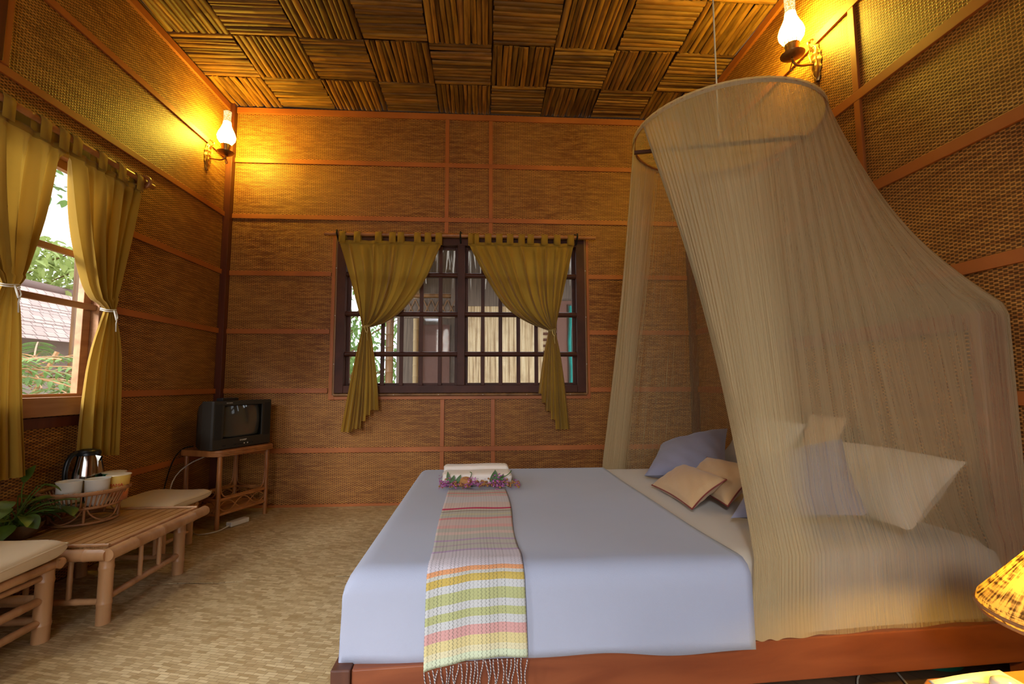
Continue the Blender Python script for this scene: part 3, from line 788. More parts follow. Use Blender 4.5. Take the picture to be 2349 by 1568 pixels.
def mk_fringe():
    m, t = nt('twisted_fringe'); o = coords(t, 'Object')
    w = N(t, 'ShaderNodeTexWave', wave_type='BANDS', bands_direction='DIAGONAL'); w.inputs['Scale'].default_value = 90
    t.links.new(o, w.inputs['Vector']); finish(t, ramp(t, w.outputs[0], [(.35, (.10, .10, .12)), (.6, (.55, .50, .48))]), .8); return m
M['fringe'] = mk_fringe()
runner()
# folded towels
def towel(x0, x1, y0, y1, z0, z1, label, rz):
    b = MB(); h = z1-z0; r = h/2*.95
    def fn(u, v):
        a = 2*PI*v; n = 5.0
        cy, cz = (y0+y1)/2, (z0+z1)/2; hy, hz = (y1-y0)/2, h/2
        ca, sa = cos(a), sin(a)
        k = (abs(ca)**n+abs(sa)**n)**(-1/n)
        e = 1-.25*max(0, abs(u*2-1)-.94)/.06
        x = x0+(x1-x0)*u
        return (x+.002*sin(a*3), cy+hy*ca*k*e+.002*sin(x*30), cz+hz*sa*k*e+.0012*sin(x*22+a)*(sa > -.2))
    b.grid(fn, 40, 49)
    for uu in (0, 1):
        rim = [fn(uu, j/48) for j in range(48)]; b.add(rim, [tuple(range(48)) if uu == 0 else tuple(reversed(range(48)))])
    o = b.build('folded_towel', 'towel', smooth=60)
    return tag(o, label, 'towel', 'folded towels on the bed')
towel(-.178, .130, 2.13, 2.26, .4065, .462, 'thick cream folded towel standing behind the row of pink flowers', 0)
towel(-.182, .122, 2.268, 2.345, .4065, .474, 'cream folded towel at the back of the pair, nearer the window', 0)
# flower garland
def leafmesh(b, base, d, up, L, W, curl=.25, seg=6, fold=.2):
    base, d, up = Vector(base), Vector(d).normalized(), Vector(up)
    side = d.cross(up).normalized(); up = side.cross(d).normalized()
    vs = []; fs = []
    for i in range(seg+1):
        t = i/seg; w = W*sin(PI*min(1, t*.92+.06))**.8*(1-.35*t)
        c = base+d*L*t*(1-.15*curl*t)-up*curl*L*t*t+up*.0
        vs += [c-side*w+up*w*fold, c, c+side*w+up*w*fold]
    for i in range(seg):
        a = i*3; fs += [(a, a+1, a+4, a+3), (a+1, a+2, a+5, a+4)]
    b.add(vs, fs)
gar = thing('flower_garland', 'row of small pink flowers with leaves in front of the folded towels', 'flowers', (-.02, 2.07, .412))
r = random.Random(11)
for part, n, mt, rad in (('pink_blossoms', 420, 'pink', .0052), ('brown_buds', 300, 'brownpod', .0042)):
    b = MB()
    for k in range(n):
        u = r.random(); x = -.185+.345*u
        dens = .6+.4*sin(u*19+ (0 if part[0] == 'p' else 2.5))
        if r.random() > dens: continue
        y = 2.085+r.gauss(0, .018)-.02*(r.random() < .15); z = .418+abs(r.gauss(0, .012))*(1.3 if part[0] == 'p' else 1.0)
        if y > 2.122: y = 2.12
        s = rad*r.uniform(.6, 1.3)
        if part[0] == 'p':
            for q in range(3):
                leafmesh(b, (x, y, z), (r.uniform(-1, 1), r.uniform(-1, .4), r.uniform(-.2, 1)), (r.uniform(-.5, .5), .3, 1), s*2.0, s*.9, .3, 3)
        else: b.lathe([(0, -s), (s*.8, -s*.5), (s, 0), (s*.7, s*.6), (0, s)], (x, y, z), 5, (r.uniform(-1, 1), r.uniform(-1, 1), 1))
    b.build(part, mt, gar, smooth=50)['kind'] = 'stuff'
b = MB()
for (x, L, a) in ((-.145, .055, -.1), (-.135, .04, .3), (-.115, .045, .5), (.035, .055, .3), (.05, .06, .1), (.065, .055, -.1), (.055, .04, .7), (.075, .045, .4)):
    leafmesh(b, (x, 2.10, .425), (a, .10, .9), (0, -1, .2), L, .010, .15, 6)
    leafmesh(b, (x+.008, 2.098, .425), (a+.35, .05, .7), (0, -1, .2), L*.7, .008, .3, 6)
b.build('green_leaves', 'dleaf', gar, smooth=60)
b = MB()
b.tube(chaikin([(-.06, 2.10, .43), (-.05, 2.105, .458), (-.045, 2.108, .470), (-.055, 2.108, .474)]), .0018, 5)
b.build('stem', 'dleaf', gar); b = MB()
b.tube(chaikin([(.07, 2.10, .45), (.095, 2.105, .452), (.115, 2.108, .462), (.128, 2.11, .478)]), .0018, 5)
b.build('stem', 'dleaf', gar); b = MB()
b.tube(chaikin([(.06, 2.10, .43), (.08, 2.10, .440), (.10, 2.10, .436), (.095, 2.10, .424)]), .0018, 5)
b.build('stem', 'dleaf', gar)
b = MB()
b.lathe([(0, -.008), (.022, -.004), (.026, .002), (.014, .008), (0, .010)], (-.072, 2.097, .437), 12, (0, -1, .6), sy=.8)
b.build('dry_seed_pod', 'brownpod', gar, smooth=50)

# pillows
def pillow(name, corners, th, mat, label, cat='pillow', group=None, piping=None, seed=0, ears=.06):
    A, B_, C_, D = [Vector(c) for c in corners]   # around the rim
    nrm = (B_-A).cross(D-A).normalized()
    cen = (A+B_+C_+D)/4
    b = MB(); n = 26
    def rim(u, v):
        p = A*(1-u)*(1-v)+B_*u*(1-v)+C_*u*v+D*(1-u)*v
        pu = .5-abs(u-.5); pv = .5-abs(v-.5)
        k = ears*4*(u*(1-u)*(1 if min(v, 1-v) < .5 else 1))
        # pull the edge middles inward
        e = min(pu, pv)*2
        inn = ears*(1-e)*(4*(u*(1-u)) if pv < pu else 4*(v*(1-v)))
        return p+(cen-p)*inn
    def fn(sgn):
        def f(u, v):
            p = rim(u, v)
            q = max(0.0, 16*u*(1-u)*v*(1-v))
            h = th/2*(q**.42)
            h *= 1+.05*sin(u*9+seed)*sin(v*7+seed*1.7)
            h += th*.02*sin((u+v)*22+seed)*(1-q)*q*4
            return p+nrm*sgn*h
        return f
    b.grid(fn(1), n, n); b.grid(fn(-1), n, n)
    o = b.build(name, mat, smooth=80)
    tag(o, label, cat, group)
    if piping:
        b = MB(); pts = []
        for k in range(24): pts.append(rim(k/24, 0))
        for k in range(24): pts.append(rim(1, k/24))
        for k in range(24): pts.append(rim(1-k/24, 1))
        for k in range(24): pts.append(rim(0, 1-k/24))
        b.tube(pts, .0028, 6, closed=True); b.build('piping', 'piping', o, smooth=60)
    return o
GP = 'pillows heaped at the head of the bed'
pillow('bed_pillow', [(.76, 2.22, .425), (1.10, 2.10, .435), (1.28, 2.42, .62), (.94, 2.47, .535)], .13, 'greyblue', 'large grey-blue pillow at the far side of the bed behind the tan cushions', group=GP, seed=1)
pillow('bed_pillow', [(1.20, 1.98, .43), (1.22, 2.42, .43), (1.44, 2.44, .68), (1.42, 2.0, .68)], .13, 'creamp', 'khaki pillow leaning on the headboard behind the grey-blue pillow', group=GP, seed=2)
pillow('throw_cushion', [(.735, 2.05, .418), (.735, 1.655, .418), (.895, 1.715, .505), (.925, 2.16, .482)], .085, 'tan', 'small tan cushion with dark red piping, frontmost on the cream sheet', 'cushion', 'tan piped cushions', True, 3, .10)
pillow('throw_cushion', [(.86, 2.02, .425), (.865, 1.655, .425), (1.03, 1.70, .545), (1.01, 2.10, .525)], .085, 'tan', 'tan piped cushion half hidden behind the front small cushion and the net', 'cushion', 'tan piped cushions', True, 4, .10)
pillow('bed_pillow', [(.80, 1.515, .425), (1.15, 1.37, .465), (1.18, 1.50, .675), (1.0, 1.67, .585)], .12, 'greyblue', 'grey-blue pillow seen through the net beside the tan cushions', group=GP, seed=5)
pillow('bed_pillow', [(1.20, 1.66, .435), (1.22, 1.31, .435), (1.43, 1.33, .625), (1.40, 1.78, .63)], .13, 'creamp', 'large cream pillow leaning on the headboard behind the net, nearest the camera', group=GP, seed=6)
pillow('throw_cushion', [(1.36, 1.80, .52), (1.38, 2.04, .52), (1.47, 2.04, .72), (1.46, 1.82, .72)], .06, 'tan', 'tan cushion high against the headboard behind the net', 'cushion', 'tan piped cushions', None, 7)

# ------------------------------------------------------------------ mosquito net
def net():
    cx, cy, cz, R = 1.06, 1.934, 1.955, .383
    root = thing('mosquito_net', 'cream mosquito net hung from a hoop over the head of the bed', 'mosquito net', (cx, cy, .2))
    # border path of the hem (world), from the far flap edge round the head to the near flap edge
    ZK = 1.088
    def path_pt(s):
        """s 0..1 -> (ring angle, knee weight, knee, hem, dens)"""
        pts = [(0.0, (.66, 2.63, .30), 172), (.05, (.70, 2.66, .215), 150), (.12, (.78, 2.665, .215), 118), (.30, (1.54, 2.752, .25), 32), (.36, (1.56, 2.752, .25), 20), (.40, (1.590, 2.70, .25), 14),
               (.56, (1.588, 1.40, .25), -24), (.595, (1.588, 1.318, .25), -34), (.63, (1.56, 1.298, .20), -42), (.80, (.90, 1.240, .203), -98), (.88, (.77, 1.226, .203), -130), (1.0, (.685, 1.222, .203), -183)]
        for a, c in zip(pts, pts[1:]):
            if s <= c[0]+1e-9:
                t = (s-a[0])/(c[0]-a[0]); t = max(0, min(1, t))
                hem = Vector(a[1]).lerp(Vector(c[1]), t); ang = a[2]+(c[2]-a[2])*t; break
        return hem, math.radians(ang)
    def kneew(s):
        def sm(a, c, x): x = max(0, min(1, (x-a)/(c-a))); return x*x*(3-2*x)
        return sm(.14, .33, s)**2*(1-sm(.615, .80, s))**3.0 if True else 0
    def fn(u, v):
        hem, ang = path_pt(u)
        rp = Vector((cx+R*cos(ang), cy+R*sin(ang), cz))
        w = kneew(u)
        kz = ZK
        t0 = (cz-kz)/(cz-hem.z)
        st = rp.lerp(hem, t0)
        kx = min(hem.x, 1.588); kn = Vector((kx, min(2.752, max(1.308, hem.y)), kz))
        if .36 < u < .60: kn = Vector((1.592, hem.y, kz))
        kn = st.lerp(kn, w)
        vk = .55
        if v < vk:
            t = v/vk; p = rp.lerp(kn, t)
            sag = .055*w*sin(PI*t)+.0
            p.z -= sag*1.6; 
            d2 = Vector((p.x-cx, p.y-cy, 0)); 
            if d2.length > 0: p -= d2.normalized()*sag*.35
        else:
            t = (v-vk)/(1-vk); p = kn.lerp(hem, t)
        # near flap edge: bows toward the head as it falls
        if u > .60: p.y = min(p.y, 1.224+.088*max(0, p.x-.68)+max(0, p.z-.41)*.42, 1.310+max(0, 1.485-p.x)*1.6+max(0, p.z-1.082)*.9)
        if u < .33: p.y = max(p.y, 2.622-max(0, p.z-.41)*.42)
        if u > .80:
            e = ((u-.80)/.20)
            p.x += .055*sin(PI*min(1, v**1.15))*e
        if u < .12:
            e = 1-u/.12; p.x += .015*sin(PI*v)*e
        # pleats
        out = Vector((p.x-1.05, p.y-1.93, 0)); out.normalize()
        bunch = 1.0 if (u > .80 or u < .12) else .35
        amp = (.0055*bunch)*(sin(PI*min(1, v*1.02+.02))**.4)
        if .36 < u < .60 and v > vk: amp *= .1
        ph = u*2*PI*(150 if bunch == 1.0 else 60)
        p += out*amp*(sin(ph)+.5*sin(ph*.37+1))
        if v > .985 and u > .63: p.z += .0025*sin(u*110)
        return p
    def dens(u, v):
        d = .47
        if u > .79:
            k = min(1, (u-.79)/.06); k = k*k*(3-2*k); d = .47+.26*k+.14*k*v
        if u < .13:
            k = min(1, (.13-u)/.03); d = .36+.34*k
        if u > .63 and v < .25: d = min(d, .42+.6*v+.35*max(0, min(1, (u-.84)/.14)))
        if .36 < u < .61: d = .47
        if .13 < u < .36: d = .35
        return d
    b = MB()
    # uneven sampling: finer where gathered
    us = []
    N1 = 420
    def umap(a): return a
    b.grid(lambda a, c: fn(a, c), 620, 40, lambda a, c: (a*6.0, c*1.8), dens)
    b.build('net_curtain', 'net', root, smooth=180)
    # roof disc of the hoop
    b = MB()
    def roof(u, v):
        a = 2*PI*u; rr = R*v
        return (cx+rr*cos(a), cy+rr*sin(a), cz+.004+.010*(1-v)+.0025*sin(a*70)*v)
    b.grid(roof, 161, 8, lambda u, v: (u*2.4, v*.4), lambda u, v: .38+.2*(v > .93))
    b.build('net_roof', 'net', root, smooth=180)
    b = MB(); b.tube([(cx+R*cos(2*PI*k/64), cy+R*sin(2*PI*k/64), cz-.004) for k in range(64)], .006, 8, closed=True)
    b.build('hoop', 'rattan', root, smooth=60)
    b = MB()
    def band(u, v):
        a = 2*PI*u; return (cx+(R+.006+.001*sin(a*60))*cos(a), cy+(R+.006+.001*sin(a*60))*sin(a), cz+.006-.024*v)
    b.grid(band, 161, 3, lambda u, v: (u*2.4, v*.02), lambda u, v: .9)
    b.build('hoop_hem', 'net', root, smooth=180)
    b = MB(); b.box(cx-R+.012, cx+R-.012, cy+.05, cy+.064, cz-.028, cz-.014, rz=-.25); b.build('cross_stick', 'endwood', root)
    b = MB(); b.tube([(cx-.02, cy, cz-.01), (cx-.02, cy, H+.006)], .0035, 8)
    for k in range(3): b.tube([(cx-.02, cy, cz+.09), (cx+R*.95*cos(2.1*k), cy+R*.95*sin(2.1*k), cz)], .0012, 5)
    b.build('hanging_rope', 'cord', root)
net()

# ------------------------------------------------------------------ curtains
def curtain(wall, LT, RT, LB, RB, hem, label, tabs, d_top, tie, nf, seed, group, flip=False):
    """wall 'back': h is x and depth runs toward -y ; wall 'left': h is y, depth toward +x"""
    r = random.Random(seed)
    W = (lambda h, z, d: Vector((h, YB-d, z))) if wall == 'back' else (lambda h, z, d: Vector((XL+d, h, z)))
    P2 = lambda L: chaikin([Vector((a, c, 0)) for a, c in L], 2)
    LTs, RTs, LBs, RBs = P2(LT), P2(RT), P2(LB), P2(RB)
    phs = [r.uniform(0, 6) for _ in range(5)]
    def fold(u, k):
        uu = u+.02*sin(u*11+phs[0])+.012*sin(u*29+phs[1])
        return .62*sin(2*PI*nf*uu+phs[2])+.38*sin(2*PI*nf*.53*uu+phs[3])+.22*sin(2*PI*nf*1.9*uu+phs[4])
    vt = .55
    def fn(u, v):
        if v <= vt:
            t = v/vt; a, c = poly(LTs, t), poly(RTs, t); p = a.lerp(c, u)
            sagz = -.025*sin(PI*u)*sin(PI*t)
            amp = .013+.025*sin(PI*min(1, t*.9))**.7
            if t > .85: amp *= 1-.45*(t-.85)/.15
            if t < .05: amp = .007
            d = d_top-(.012*sin(PI*t))+.008*(t > .9)
            p.y += sagz
            w = (c-a).length
            f = fold(u, 1)*amp
            p.x += .25*amp*cos(2*PI*nf*u+phs[2])*min(1, w*3)
        else:
            t = (v-vt)/(1-vt); a, c = poly(LBs, t), poly(RBs, t); p = a.lerp(c, u)
            hz = hem(u); ztie = poly(LBs, 0).y
            p.y = ztie+(hz-ztie)*t if t > 0 else p.y
            amp = .012+.010*t; d = d_top+.004
            f = fold(u, 1)*amp+ (.006*(2*((u*nf*.5) % 1)-1)*t)
        q = W(p.x, p.y, max(.012, d+f))
        return q
    base = W((LT[0][0]+RT[0][0])/2, min(hem(0), hem(.5), hem(1)), d_top)
    root = thing('curtain', label, 'curtain', base, group)
    b = MB(); b.grid(fn, 150, 90); b.build('curtain_cloth', 'curtain', root, smooth=180)
    zt = LT[0][1]
    for h in tabs:
        b = MB(); top = RODZ[wall](h)
        w = .0235; pts = []
        dr = RODD[wall]
        loop = [(dr+.019, zt-.012), (dr+.020, top-.004), (dr+.014, top+.014), (dr, top+.0195), (dr-.014, top+.014), (dr-.020, top-.004), (dr-.018, zt-.012)]
        loop = [(a, c) for a, c in loop]
        vs = []
        for (dd, z) in loop:
            vs += [W(h-w, z, dd), W(h+w, z, dd)]
        fs = [(2*k, 2*k+1, 2*k+3, 2*k+2) for k in range(len(loop)-1)]
        b.add(vs, fs); b.build('curtain_tab', 'curtain', root, smooth=180, solid=.002)
    # heading band
    b = MB()
    def hd(u, v):
        p = poly(LTs, 0).lerp(poly(RTs, 0), u); q = W(p.x, p.y+.006-.026*v, d_top+fold(u, 1)*.007+.0025); return q
    b.grid(hd, 100, 4); b.build('heading_band', 'curtain', root, smooth=180, solid=.001)
    # cord tied round the waist
    b = MB(); hx, hz, hw = tie
    for k in (-1, 1):
        pts = []
        for i in range(25):
            a = 2*PI*i/24; pts.append(W(hx+hw*cos(a), hz+.004*k+.004*sin(a*2), d_top+.002+.026*sin(a)))
        b.tube(pts, .0024 if wall == 'left' else .0016, 6)
    b.tube([W(hx+hw*.3, hz, d_top+.03), W(hx+hw*.5, hz-.03, d_top+.034), W(hx+hw*.35, hz-.06, d_top+.032), W(hx+hw*.5, hz-.10, d_top+.03)], .0026, 6)
    b.tube([W(hx-hw*.1, hz, d_top+.03), W(hx, hz-.025, d_top+.036), W(hx+.01, hz-.045, d_top+.034)], .0035, 6)
    b.build('tie_cord', 'cord' if wall == 'left' else 'cord2', root, smooth=60)
RODZ = {'back': lambda h: 1.942, 'left': lambda h: 1.930}
RODD = {'back': .075, 'left': .075}
def stepf(vals):
    def f(u):
        for a, z in vals:
            if u <= a: return z
        return vals[-1][1]
    return f
curtain('back', [(-1.035, 1.888), (-.953, 1.62), (-.866, 1.30), (-.856, 1.262)], [(-.298, 1.885), (-.385, 1.655), (-.456, 1.53), (-.583, 1.375), (-.70, 1.29), (-.80, 1.258)],
        [(-.858, 1.262), (-.925, .935), (-.992, .53)], [(-.800, 1.258), (-.744, .93), (-.726, .68)],
        stepf([(.30, .525), (.55, .545), (.66, .60), (.78, .64), (1, .675)]), 'olive-gold curtain on the left half of the far window, gathered at the waist', [-1.012, -.905, -.755, -.655, -.595, -.475, -.40, -.315][:7]+[-.322], .078, (-.828, 1.265, .034), 9, 3, 'curtains of the far window')
curtain('back', [(-.108, 1.888), (.008, 1.655), (.153, 1.42), (.311, 1.305), (.47, 1.245)], [(.674, 1.885), (.612, 1.60), (.54, 1.30), (.532, 1.240)],
        [(.480, 1.243), (.44, 1.066), (.402, .785)], [(.530, 1.240), (.578, 1.01), (.625, .53)],
        stepf([(.10, .785), (.22, .72), (.40, .66), (.55, .60), (1, .53)]), 'olive-gold curtain on the right half of the far window, beside the net', [-.085, -.052, .038, .12, .20, .285, .352, .455, .55, .652], .078, (.505, 1.243, .032), 9, 5, 'curtains of the far window')
curtain('left', [(2.075, 1.875), (2.13, 1.60), (2.194, 1.394), (2.244, 1.266), (2.335, 1.212)], [(2.505, 1.885), (2.451, 1.606), (2.40, 1.359), (2.378, 1.218)],
        [(2.330, 1.210), (2.262, 1.016), (2.244, .789), (2.243, .566)], [(2.38, 1.216), (2.438, 1.08), (2.458, .743), (2.46, .508)],
        lambda u: .55-.035*u, 'olive-gold curtain on the right of the near left window, above the kettle', [2.10, 2.24, 2.36, 2.482], .075, (2.355, 1.213, .034), 7, 8, 'curtains of the left window')
curtain('left', [(1.50, 1.865), (1.58, 1.60), (1.72, 1.38), (1.80, 1.27), (1.83, 1.235)], [(2.072, 1.872), (2.035, 1.6), (1.984, 1.423), (1.936, 1.273), (1.905, 1.235)],
        [(1.835, 1.233), (1.78, 1.12), (1.74, .845), (1.735, .51)], [(1.905, 1.233), (1.941, 1.121), (1.969, .845), (2.018, .505)],
        lambda u: .505, 'olive-gold curtain at the left edge of the photo, above the potted plant', [1.52, 1.66, 1.80, 1.95, 2.035], .075, (1.872, 1.234, .038), 7, 12, 'curtains of the left window')
# rods
def rod(name, p0, p1, label, brackets, wall, mat='rattan'):
    root = thing(name, label, 'curtain rod', tuple((Vector(p0)+Vector(p1))/2), None)
    b = MB(); b.pole(p0, p1, .0145, 12, nodes=3); b.build('rod_pole', mat, root, smooth=60)
    for h in brackets:
        b = MB()
        if wall == 'back':
            b.tube([(h, YB-.014, 1.90), (h, YB-.05, 1.90), (h, YB-.075, 1.923), (h, YB-.098, 1.942), (h, YB-.09, 1.965)], .006, 8)
            b.box(h-.011, h+.011, YB-.016, YB-.002, 1.955, 1.985)
            b.build('bracket', 'black', root, smooth=50)
        else:
            b.box(XL+.014, XL+.05, h-.012, h+.012, 1.915, 1.945)
            ring = [(XL+.075+.028*cos(2*PI*k/20), h, 1.930+.028*sin(2*PI*k/20)) for k in range(20)]
            b.tube(ring, .010, 8, closed=True); b.build('bracket', 'rattan', root, smooth=50)
rod('curtain_rod', (-1.14, YB-.075, 1.942), (.84, YB-.075, 1.942), 'thin bamboo curtain rod across the top of the far window', (-1.05, -.165, .70), 'back')
rod('curtain_rod', (XL+.075, 1.20, 1.930), (XL+.075, 2.60, 1.930), 'wooden curtain rod with ring holder over the left window', (1.32, 2.535), 'left')

# ------------------------------------------------------------------ oil-lamp style wall lamps
def wall_lamp(yc, side, label):
    s = 1 if side == 'left' else -1
    xw = XL if side == 'left' else XR
    gx = xw+s*.122; z0 = 2.487
    root = thing('wall_lamp', label, 'wall lamp', (xw, yc, 2.31), 'oil-lamp style wall lamps')
    b = MB(); b.lathe([(.020, .0), (.040, .012), (.054, .035), (.057, .055), (.050, .080), (.036, .110), (.027, .135), (.0235, .158)], (gx, yc, z0), 28)
    b.build('glass_globe', 'globe', root, smooth=80)
    b = MB(); b.lathe([(.0235, .1585), (.0225, .18), (.0245, .232), (.0225, .232), (.0205, .18)], (gx, yc, z0), 24)
    b.build('glass_chimney', 'chimney', root, smooth=80)
    b = MB(); b.lathe([(0, -.052), (.022, -.050), (.027, -.035), (.031, -.012), (.033, -.004), (.028, -.002), (.0, -.004)], (gx, yc, z0), 24)
    for k in range(12):
        a = 2*PI*k/12; x, y = gx+.033*cos(a), yc+.033*sin(a)
        b.tube([(x, y, z0-.008), (x+.002*cos(a), y+.002*sin(a), z0+.008), (gx+.037*cos(a+.1), yc+.037*sin(a+.1), z0+.014)], .0022, 5)
    b.build('burner', 'brass', root, smooth=50)
    b = MB()
    prof = [(0, -.078), (.018, -.076), (.040, -.068), (.052, -.060), (.054, -.056), (.046, -.053), (.020, -.051), (0, -.051)]
    b.lathe(prof, (gx, yc, z0), 36); b.build('drip_tray', 'brass', root, smooth=50)
    b = MB(); b.tube(chaikin([(gx, yc, z0-.076), (gx-s*.004, yc, z0-.10), (gx-s*.03, yc, z0-.112), (xw+s*.02, yc, z0-.10)]), [.006]*13 if False else .0055, 8)
    b.tube(chaikin([(gx, yc, z0-.078), (gx+s*.004, yc+.006, z0-.105), (gx+s*.012, yc+.01, z0-.128), (gx+s*.003, yc+.006, z0-.133), (gx, yc, z0-.115)]), .003, 6)
    b.tube([(gx+s*.012, yc-.012, z0-.075), (gx+s*.022, yc-.026, z0-.095)], .0022, 6)
    b.lathe([(0, -.006), (.006, -.003), (.007, 0), (.006, .003), (0, .006)], (gx+s*.023, yc-.028, z0-.099), 10)
    b.build('bracket_arm', 'brass', root, smooth=60)
    # ornate wall plate : leaf shape with scroll ribs
    b = MB()
    def plate(u, v):
        t = v; z = z0-.185+.205*t
        w = .010+.020*sin(PI*min(1, t*1.05))**1.2+.006*sin(t*17)**2
        a = (u-.5)*2
        return (xw+s*(.004+.016*(1-a*a)*(.5+.5*sin(PI*t))+.0025*sin(t*40)*(1-a*a)), yc+a*w, z)
    b.grid(plate, 13, 40)
    for sg in (-1, 1):
        b.tube(chaikin([(xw+s*.012, yc+sg*.006, z0-.17), (xw+s*.016, yc+sg*.022, z0-.12), (xw+s*.018, yc+sg*.014, z0-.08), (xw+s*.02, yc+sg*.026, z0-.045), (xw+s*.02, yc+sg*.018, z0-.02), (xw+s*.022, yc+sg*.006, z0-.012)]), .0035, 6)
    b.tube(chaikin([(xw+s*.01, yc, z0-.05), (xw+s*.03, yc, z0-.02), (xw+s*.045, yc, z0+.004), (xw+s*.036, yc, z0+.016), (xw+s*.028, yc, z0+.006)]), .0045, 6)
    b.tube(chaikin([(xw+s*.004, yc, z0+.015), (xw+s*.016, yc, z0+.030), (xw+s*.026, yc, z0+.026), (xw+s*.022, yc, z0+.016)]), .0038, 6)
    b.lathe([(0, -.007), (.007, 0), (0, .007)], (xw+s*.03, yc, z0+.022), 10)
    b.build('wall_plate', 'brass', root, smooth=50)
wall_lamp(3.195, 'left', 'lit brass oil-lamp style wall lamp in the corner by the far window')
wall_lamp(2.05, 'right', 'lit brass oil-lamp style wall lamp on the right wall above the net')

# ------------------------------------------------------------------ television and rattan stand
U = Vector((.345, .9386, 0)); V = Vector((-.9386, .345, 0)); Z = Vector((0, 0, 1))
S0 = Vector((-1.560, 2.955, 0))        # front-left corner of stand
sw, sd = .385, .285
def SP(a, c, z): return S0+U*a+V*c+Z*z
st = thing('television_stand', 'rattan corner stand with looped trim under the television', 'stand', tuple(SP(sw/2, sd/2, 0)))
# top board with rounded front corners
outl = []
def arc(cx, cy, r, a0, a1, n=8): return [(cx+r*cos(a0+(a1-a0)*k/n), cy+r*sin(a0+(a1-a0)*k/n)) for k in range(n+1)]
o_ = .018; rr = .07
outl = arc(-o_+rr, -o_+rr, rr, PI, 1.5*PI)+arc(sw+o_-rr*.5, -o_+rr*.5, rr*.5, 1.5*PI, 2*PI)+[(sw+o_, sd), (-o_, sd)]
b = MB(); extrude(b, outl, .426, .463, SP); b.build('stand_top', 'rattan', st, bevel=.003)
b = MB()
for zz_ in (.4335, .443, .4525): b.tube([SP(a, c, zz_) for a, c in [(p[0]+(-.001 if p[0] < sw/2 else .001), p[1]-.001) for p in outl[:-2]]], .0048, 6)
b.build('edge_binding', 'rattan', st, smooth=60)
for a, c in ((.012, .012), (sw-.012, .012), (.012, sd-.012), (sw-.012, sd-.012)):
    b = MB(); b.pole(SP(a, c, 0), SP(a, c, .426), .0125, 10, nodes=2); b.build('leg', 'rattan', st, smooth=60)
for (p, q) in (((.02, .012), (sw-.02, .012)), ((.012, .02), (.012, sd-.02)), ((sw-.012, .02), (sw-.012, sd-.02)), ((.02, sd-.012), (sw-.02, sd-.012))):
    b = MB()
    for z in (.085, .17): b.tube([SP(*p, z), SP(*q, z)], .009, 8)
    b.build('shelf_rail', 'rattan', st, smooth=60)
    b = MB(); n = 60; P, Q = SP(*p, 0), SP(*q, 0); Ln = (Q-P).length; per = 3 if Ln > .3 else 2
    for sg in (-1, 1):
        b.tube([P.lerp(Q, t/n)+Z*(.1275+sg*.033*sin(PI*per*t/n)) for t in range(n+1)], .0035, 6)
    b.build('looped_cane', 'rattan', st, smooth=60)
    b = MB(); d = (Q-P).normalized(); up = [P+d*.006+Z*.41, P+d*.006+Z*.22, P+d*.03+Z*.185, P+d*.06+Z*.181, Q-d*.06+Z*.181, Q-d*.03+Z*.185, Q-d*.006+Z*.22, Q-d*.006+Z*.41]
    b.tube(chaikin(up, 3), .0042, 6); b.build('bent_cane', 'rattan', st, smooth=60)
b = MB()
for k in range(13): b.tube([SP(.02, .02+k*(sd-.04)/12, .095), SP(sw-.02, .02+k*(sd-.04)/12, .095)], .0055, 6)
b.build('lower_shelf', 'rattan', st, smooth=60)

# television
T0 = SP(-.040, .020, .464); tw, th_, = .432, .292
TU = Vector((.36, .933, 0)).normalized(); TV_ = Vector((-TU.y, TU.x, 0))
def TP(a, c, z): return T0+TU*a+TV_*c+Z*z
tv = thing('television', 'small dark grey tube television with side speakers on the rattan stand', 'television', tuple(TP(tw/2, .1, 0)))
b = MB()
def tvshell():
    secs = [(0, 0, 0), (.012, -.004, 0), (.09, 0, .0), (.10, .006, .004), (.16, .035, .02), (.215, .07, .05)]
    vs = []; fs = []
    for (d, ins, dz) in secs:
        vs += [TP(ins, d, .004+dz*.2), TP(tw-ins, d, .004+dz*.2), TP(tw-ins, d, th_-dz-ins*.3), TP(ins, d, th_-dz-ins*.3)]
    for i in range(len(secs)-1):
        for k in range(4): fs.append((4*i+k, 4*i+(k+1) % 4, 4*i+4+(k+1) % 4, 4*i+4+k))
    fs.append((20, 21, 22, 23))
    b.add(vs, fs)
    # front frame around the recess
    a0, a1, z0, z1 = .073, tw-.073, .066, th_-.026
    for (p, q, r_, s) in ((0, tw, .004, z0), (0, tw, z1, th_), (0, a0, z0, z1), (a1, tw, z0, z1)):
        b.obox(TP(p, -.001, r_), TU, TV_, Z, q-p, .012, s-r_)
    return a0, a1, z0, z1
a0, a1, z0, z1 = tvshell(); cab = b.build('cabinet', 'tvbody', tv, bevel=.0025)
b = MB()
def scr(u, v):
    a = (u-.5)*2; c = (v-.5)*2; k = 1-.03*(c*c)*abs(a)
    return TP((a0+a1)/2+a*(a1-a0)/2*.985*k, .010+.010*(a*a+c*c), (z0+z1)/2+c*(z1-z0)/2*(1-.03*a*a)*.985)
b.grid(scr, 21, 17); b.build('screen', 'screen', tv, smooth=180)
for (p, q) in ((.010, .056), (tw-.056, tw-.010)):
    b = MB(); b.obox(TP(p, -.0025, .062), TU, TV_, Z, q-p, .003, th_-.08); b.build('speaker_grille', 'tvside', cab)
for k, (a, w) in enumerate(((.15, .016), (.172, .016), (.194, .016), (.235, .009), (.26, .014), (.285, .006), (.07, .02))):
    b = MB(); b.obox(TP(a, -.004, .020), TU, TV_, Z, w, .004, .008); b.build('button', 'tvside', cab)
for a in (.222, .247):
    b = MB(); b.lathe([(0, .004), (.0035, .003), (.0035, 0)], TP(a, -.0045, .025), 10, -TV_); b.build('indicator', 'white_plastic', cab)
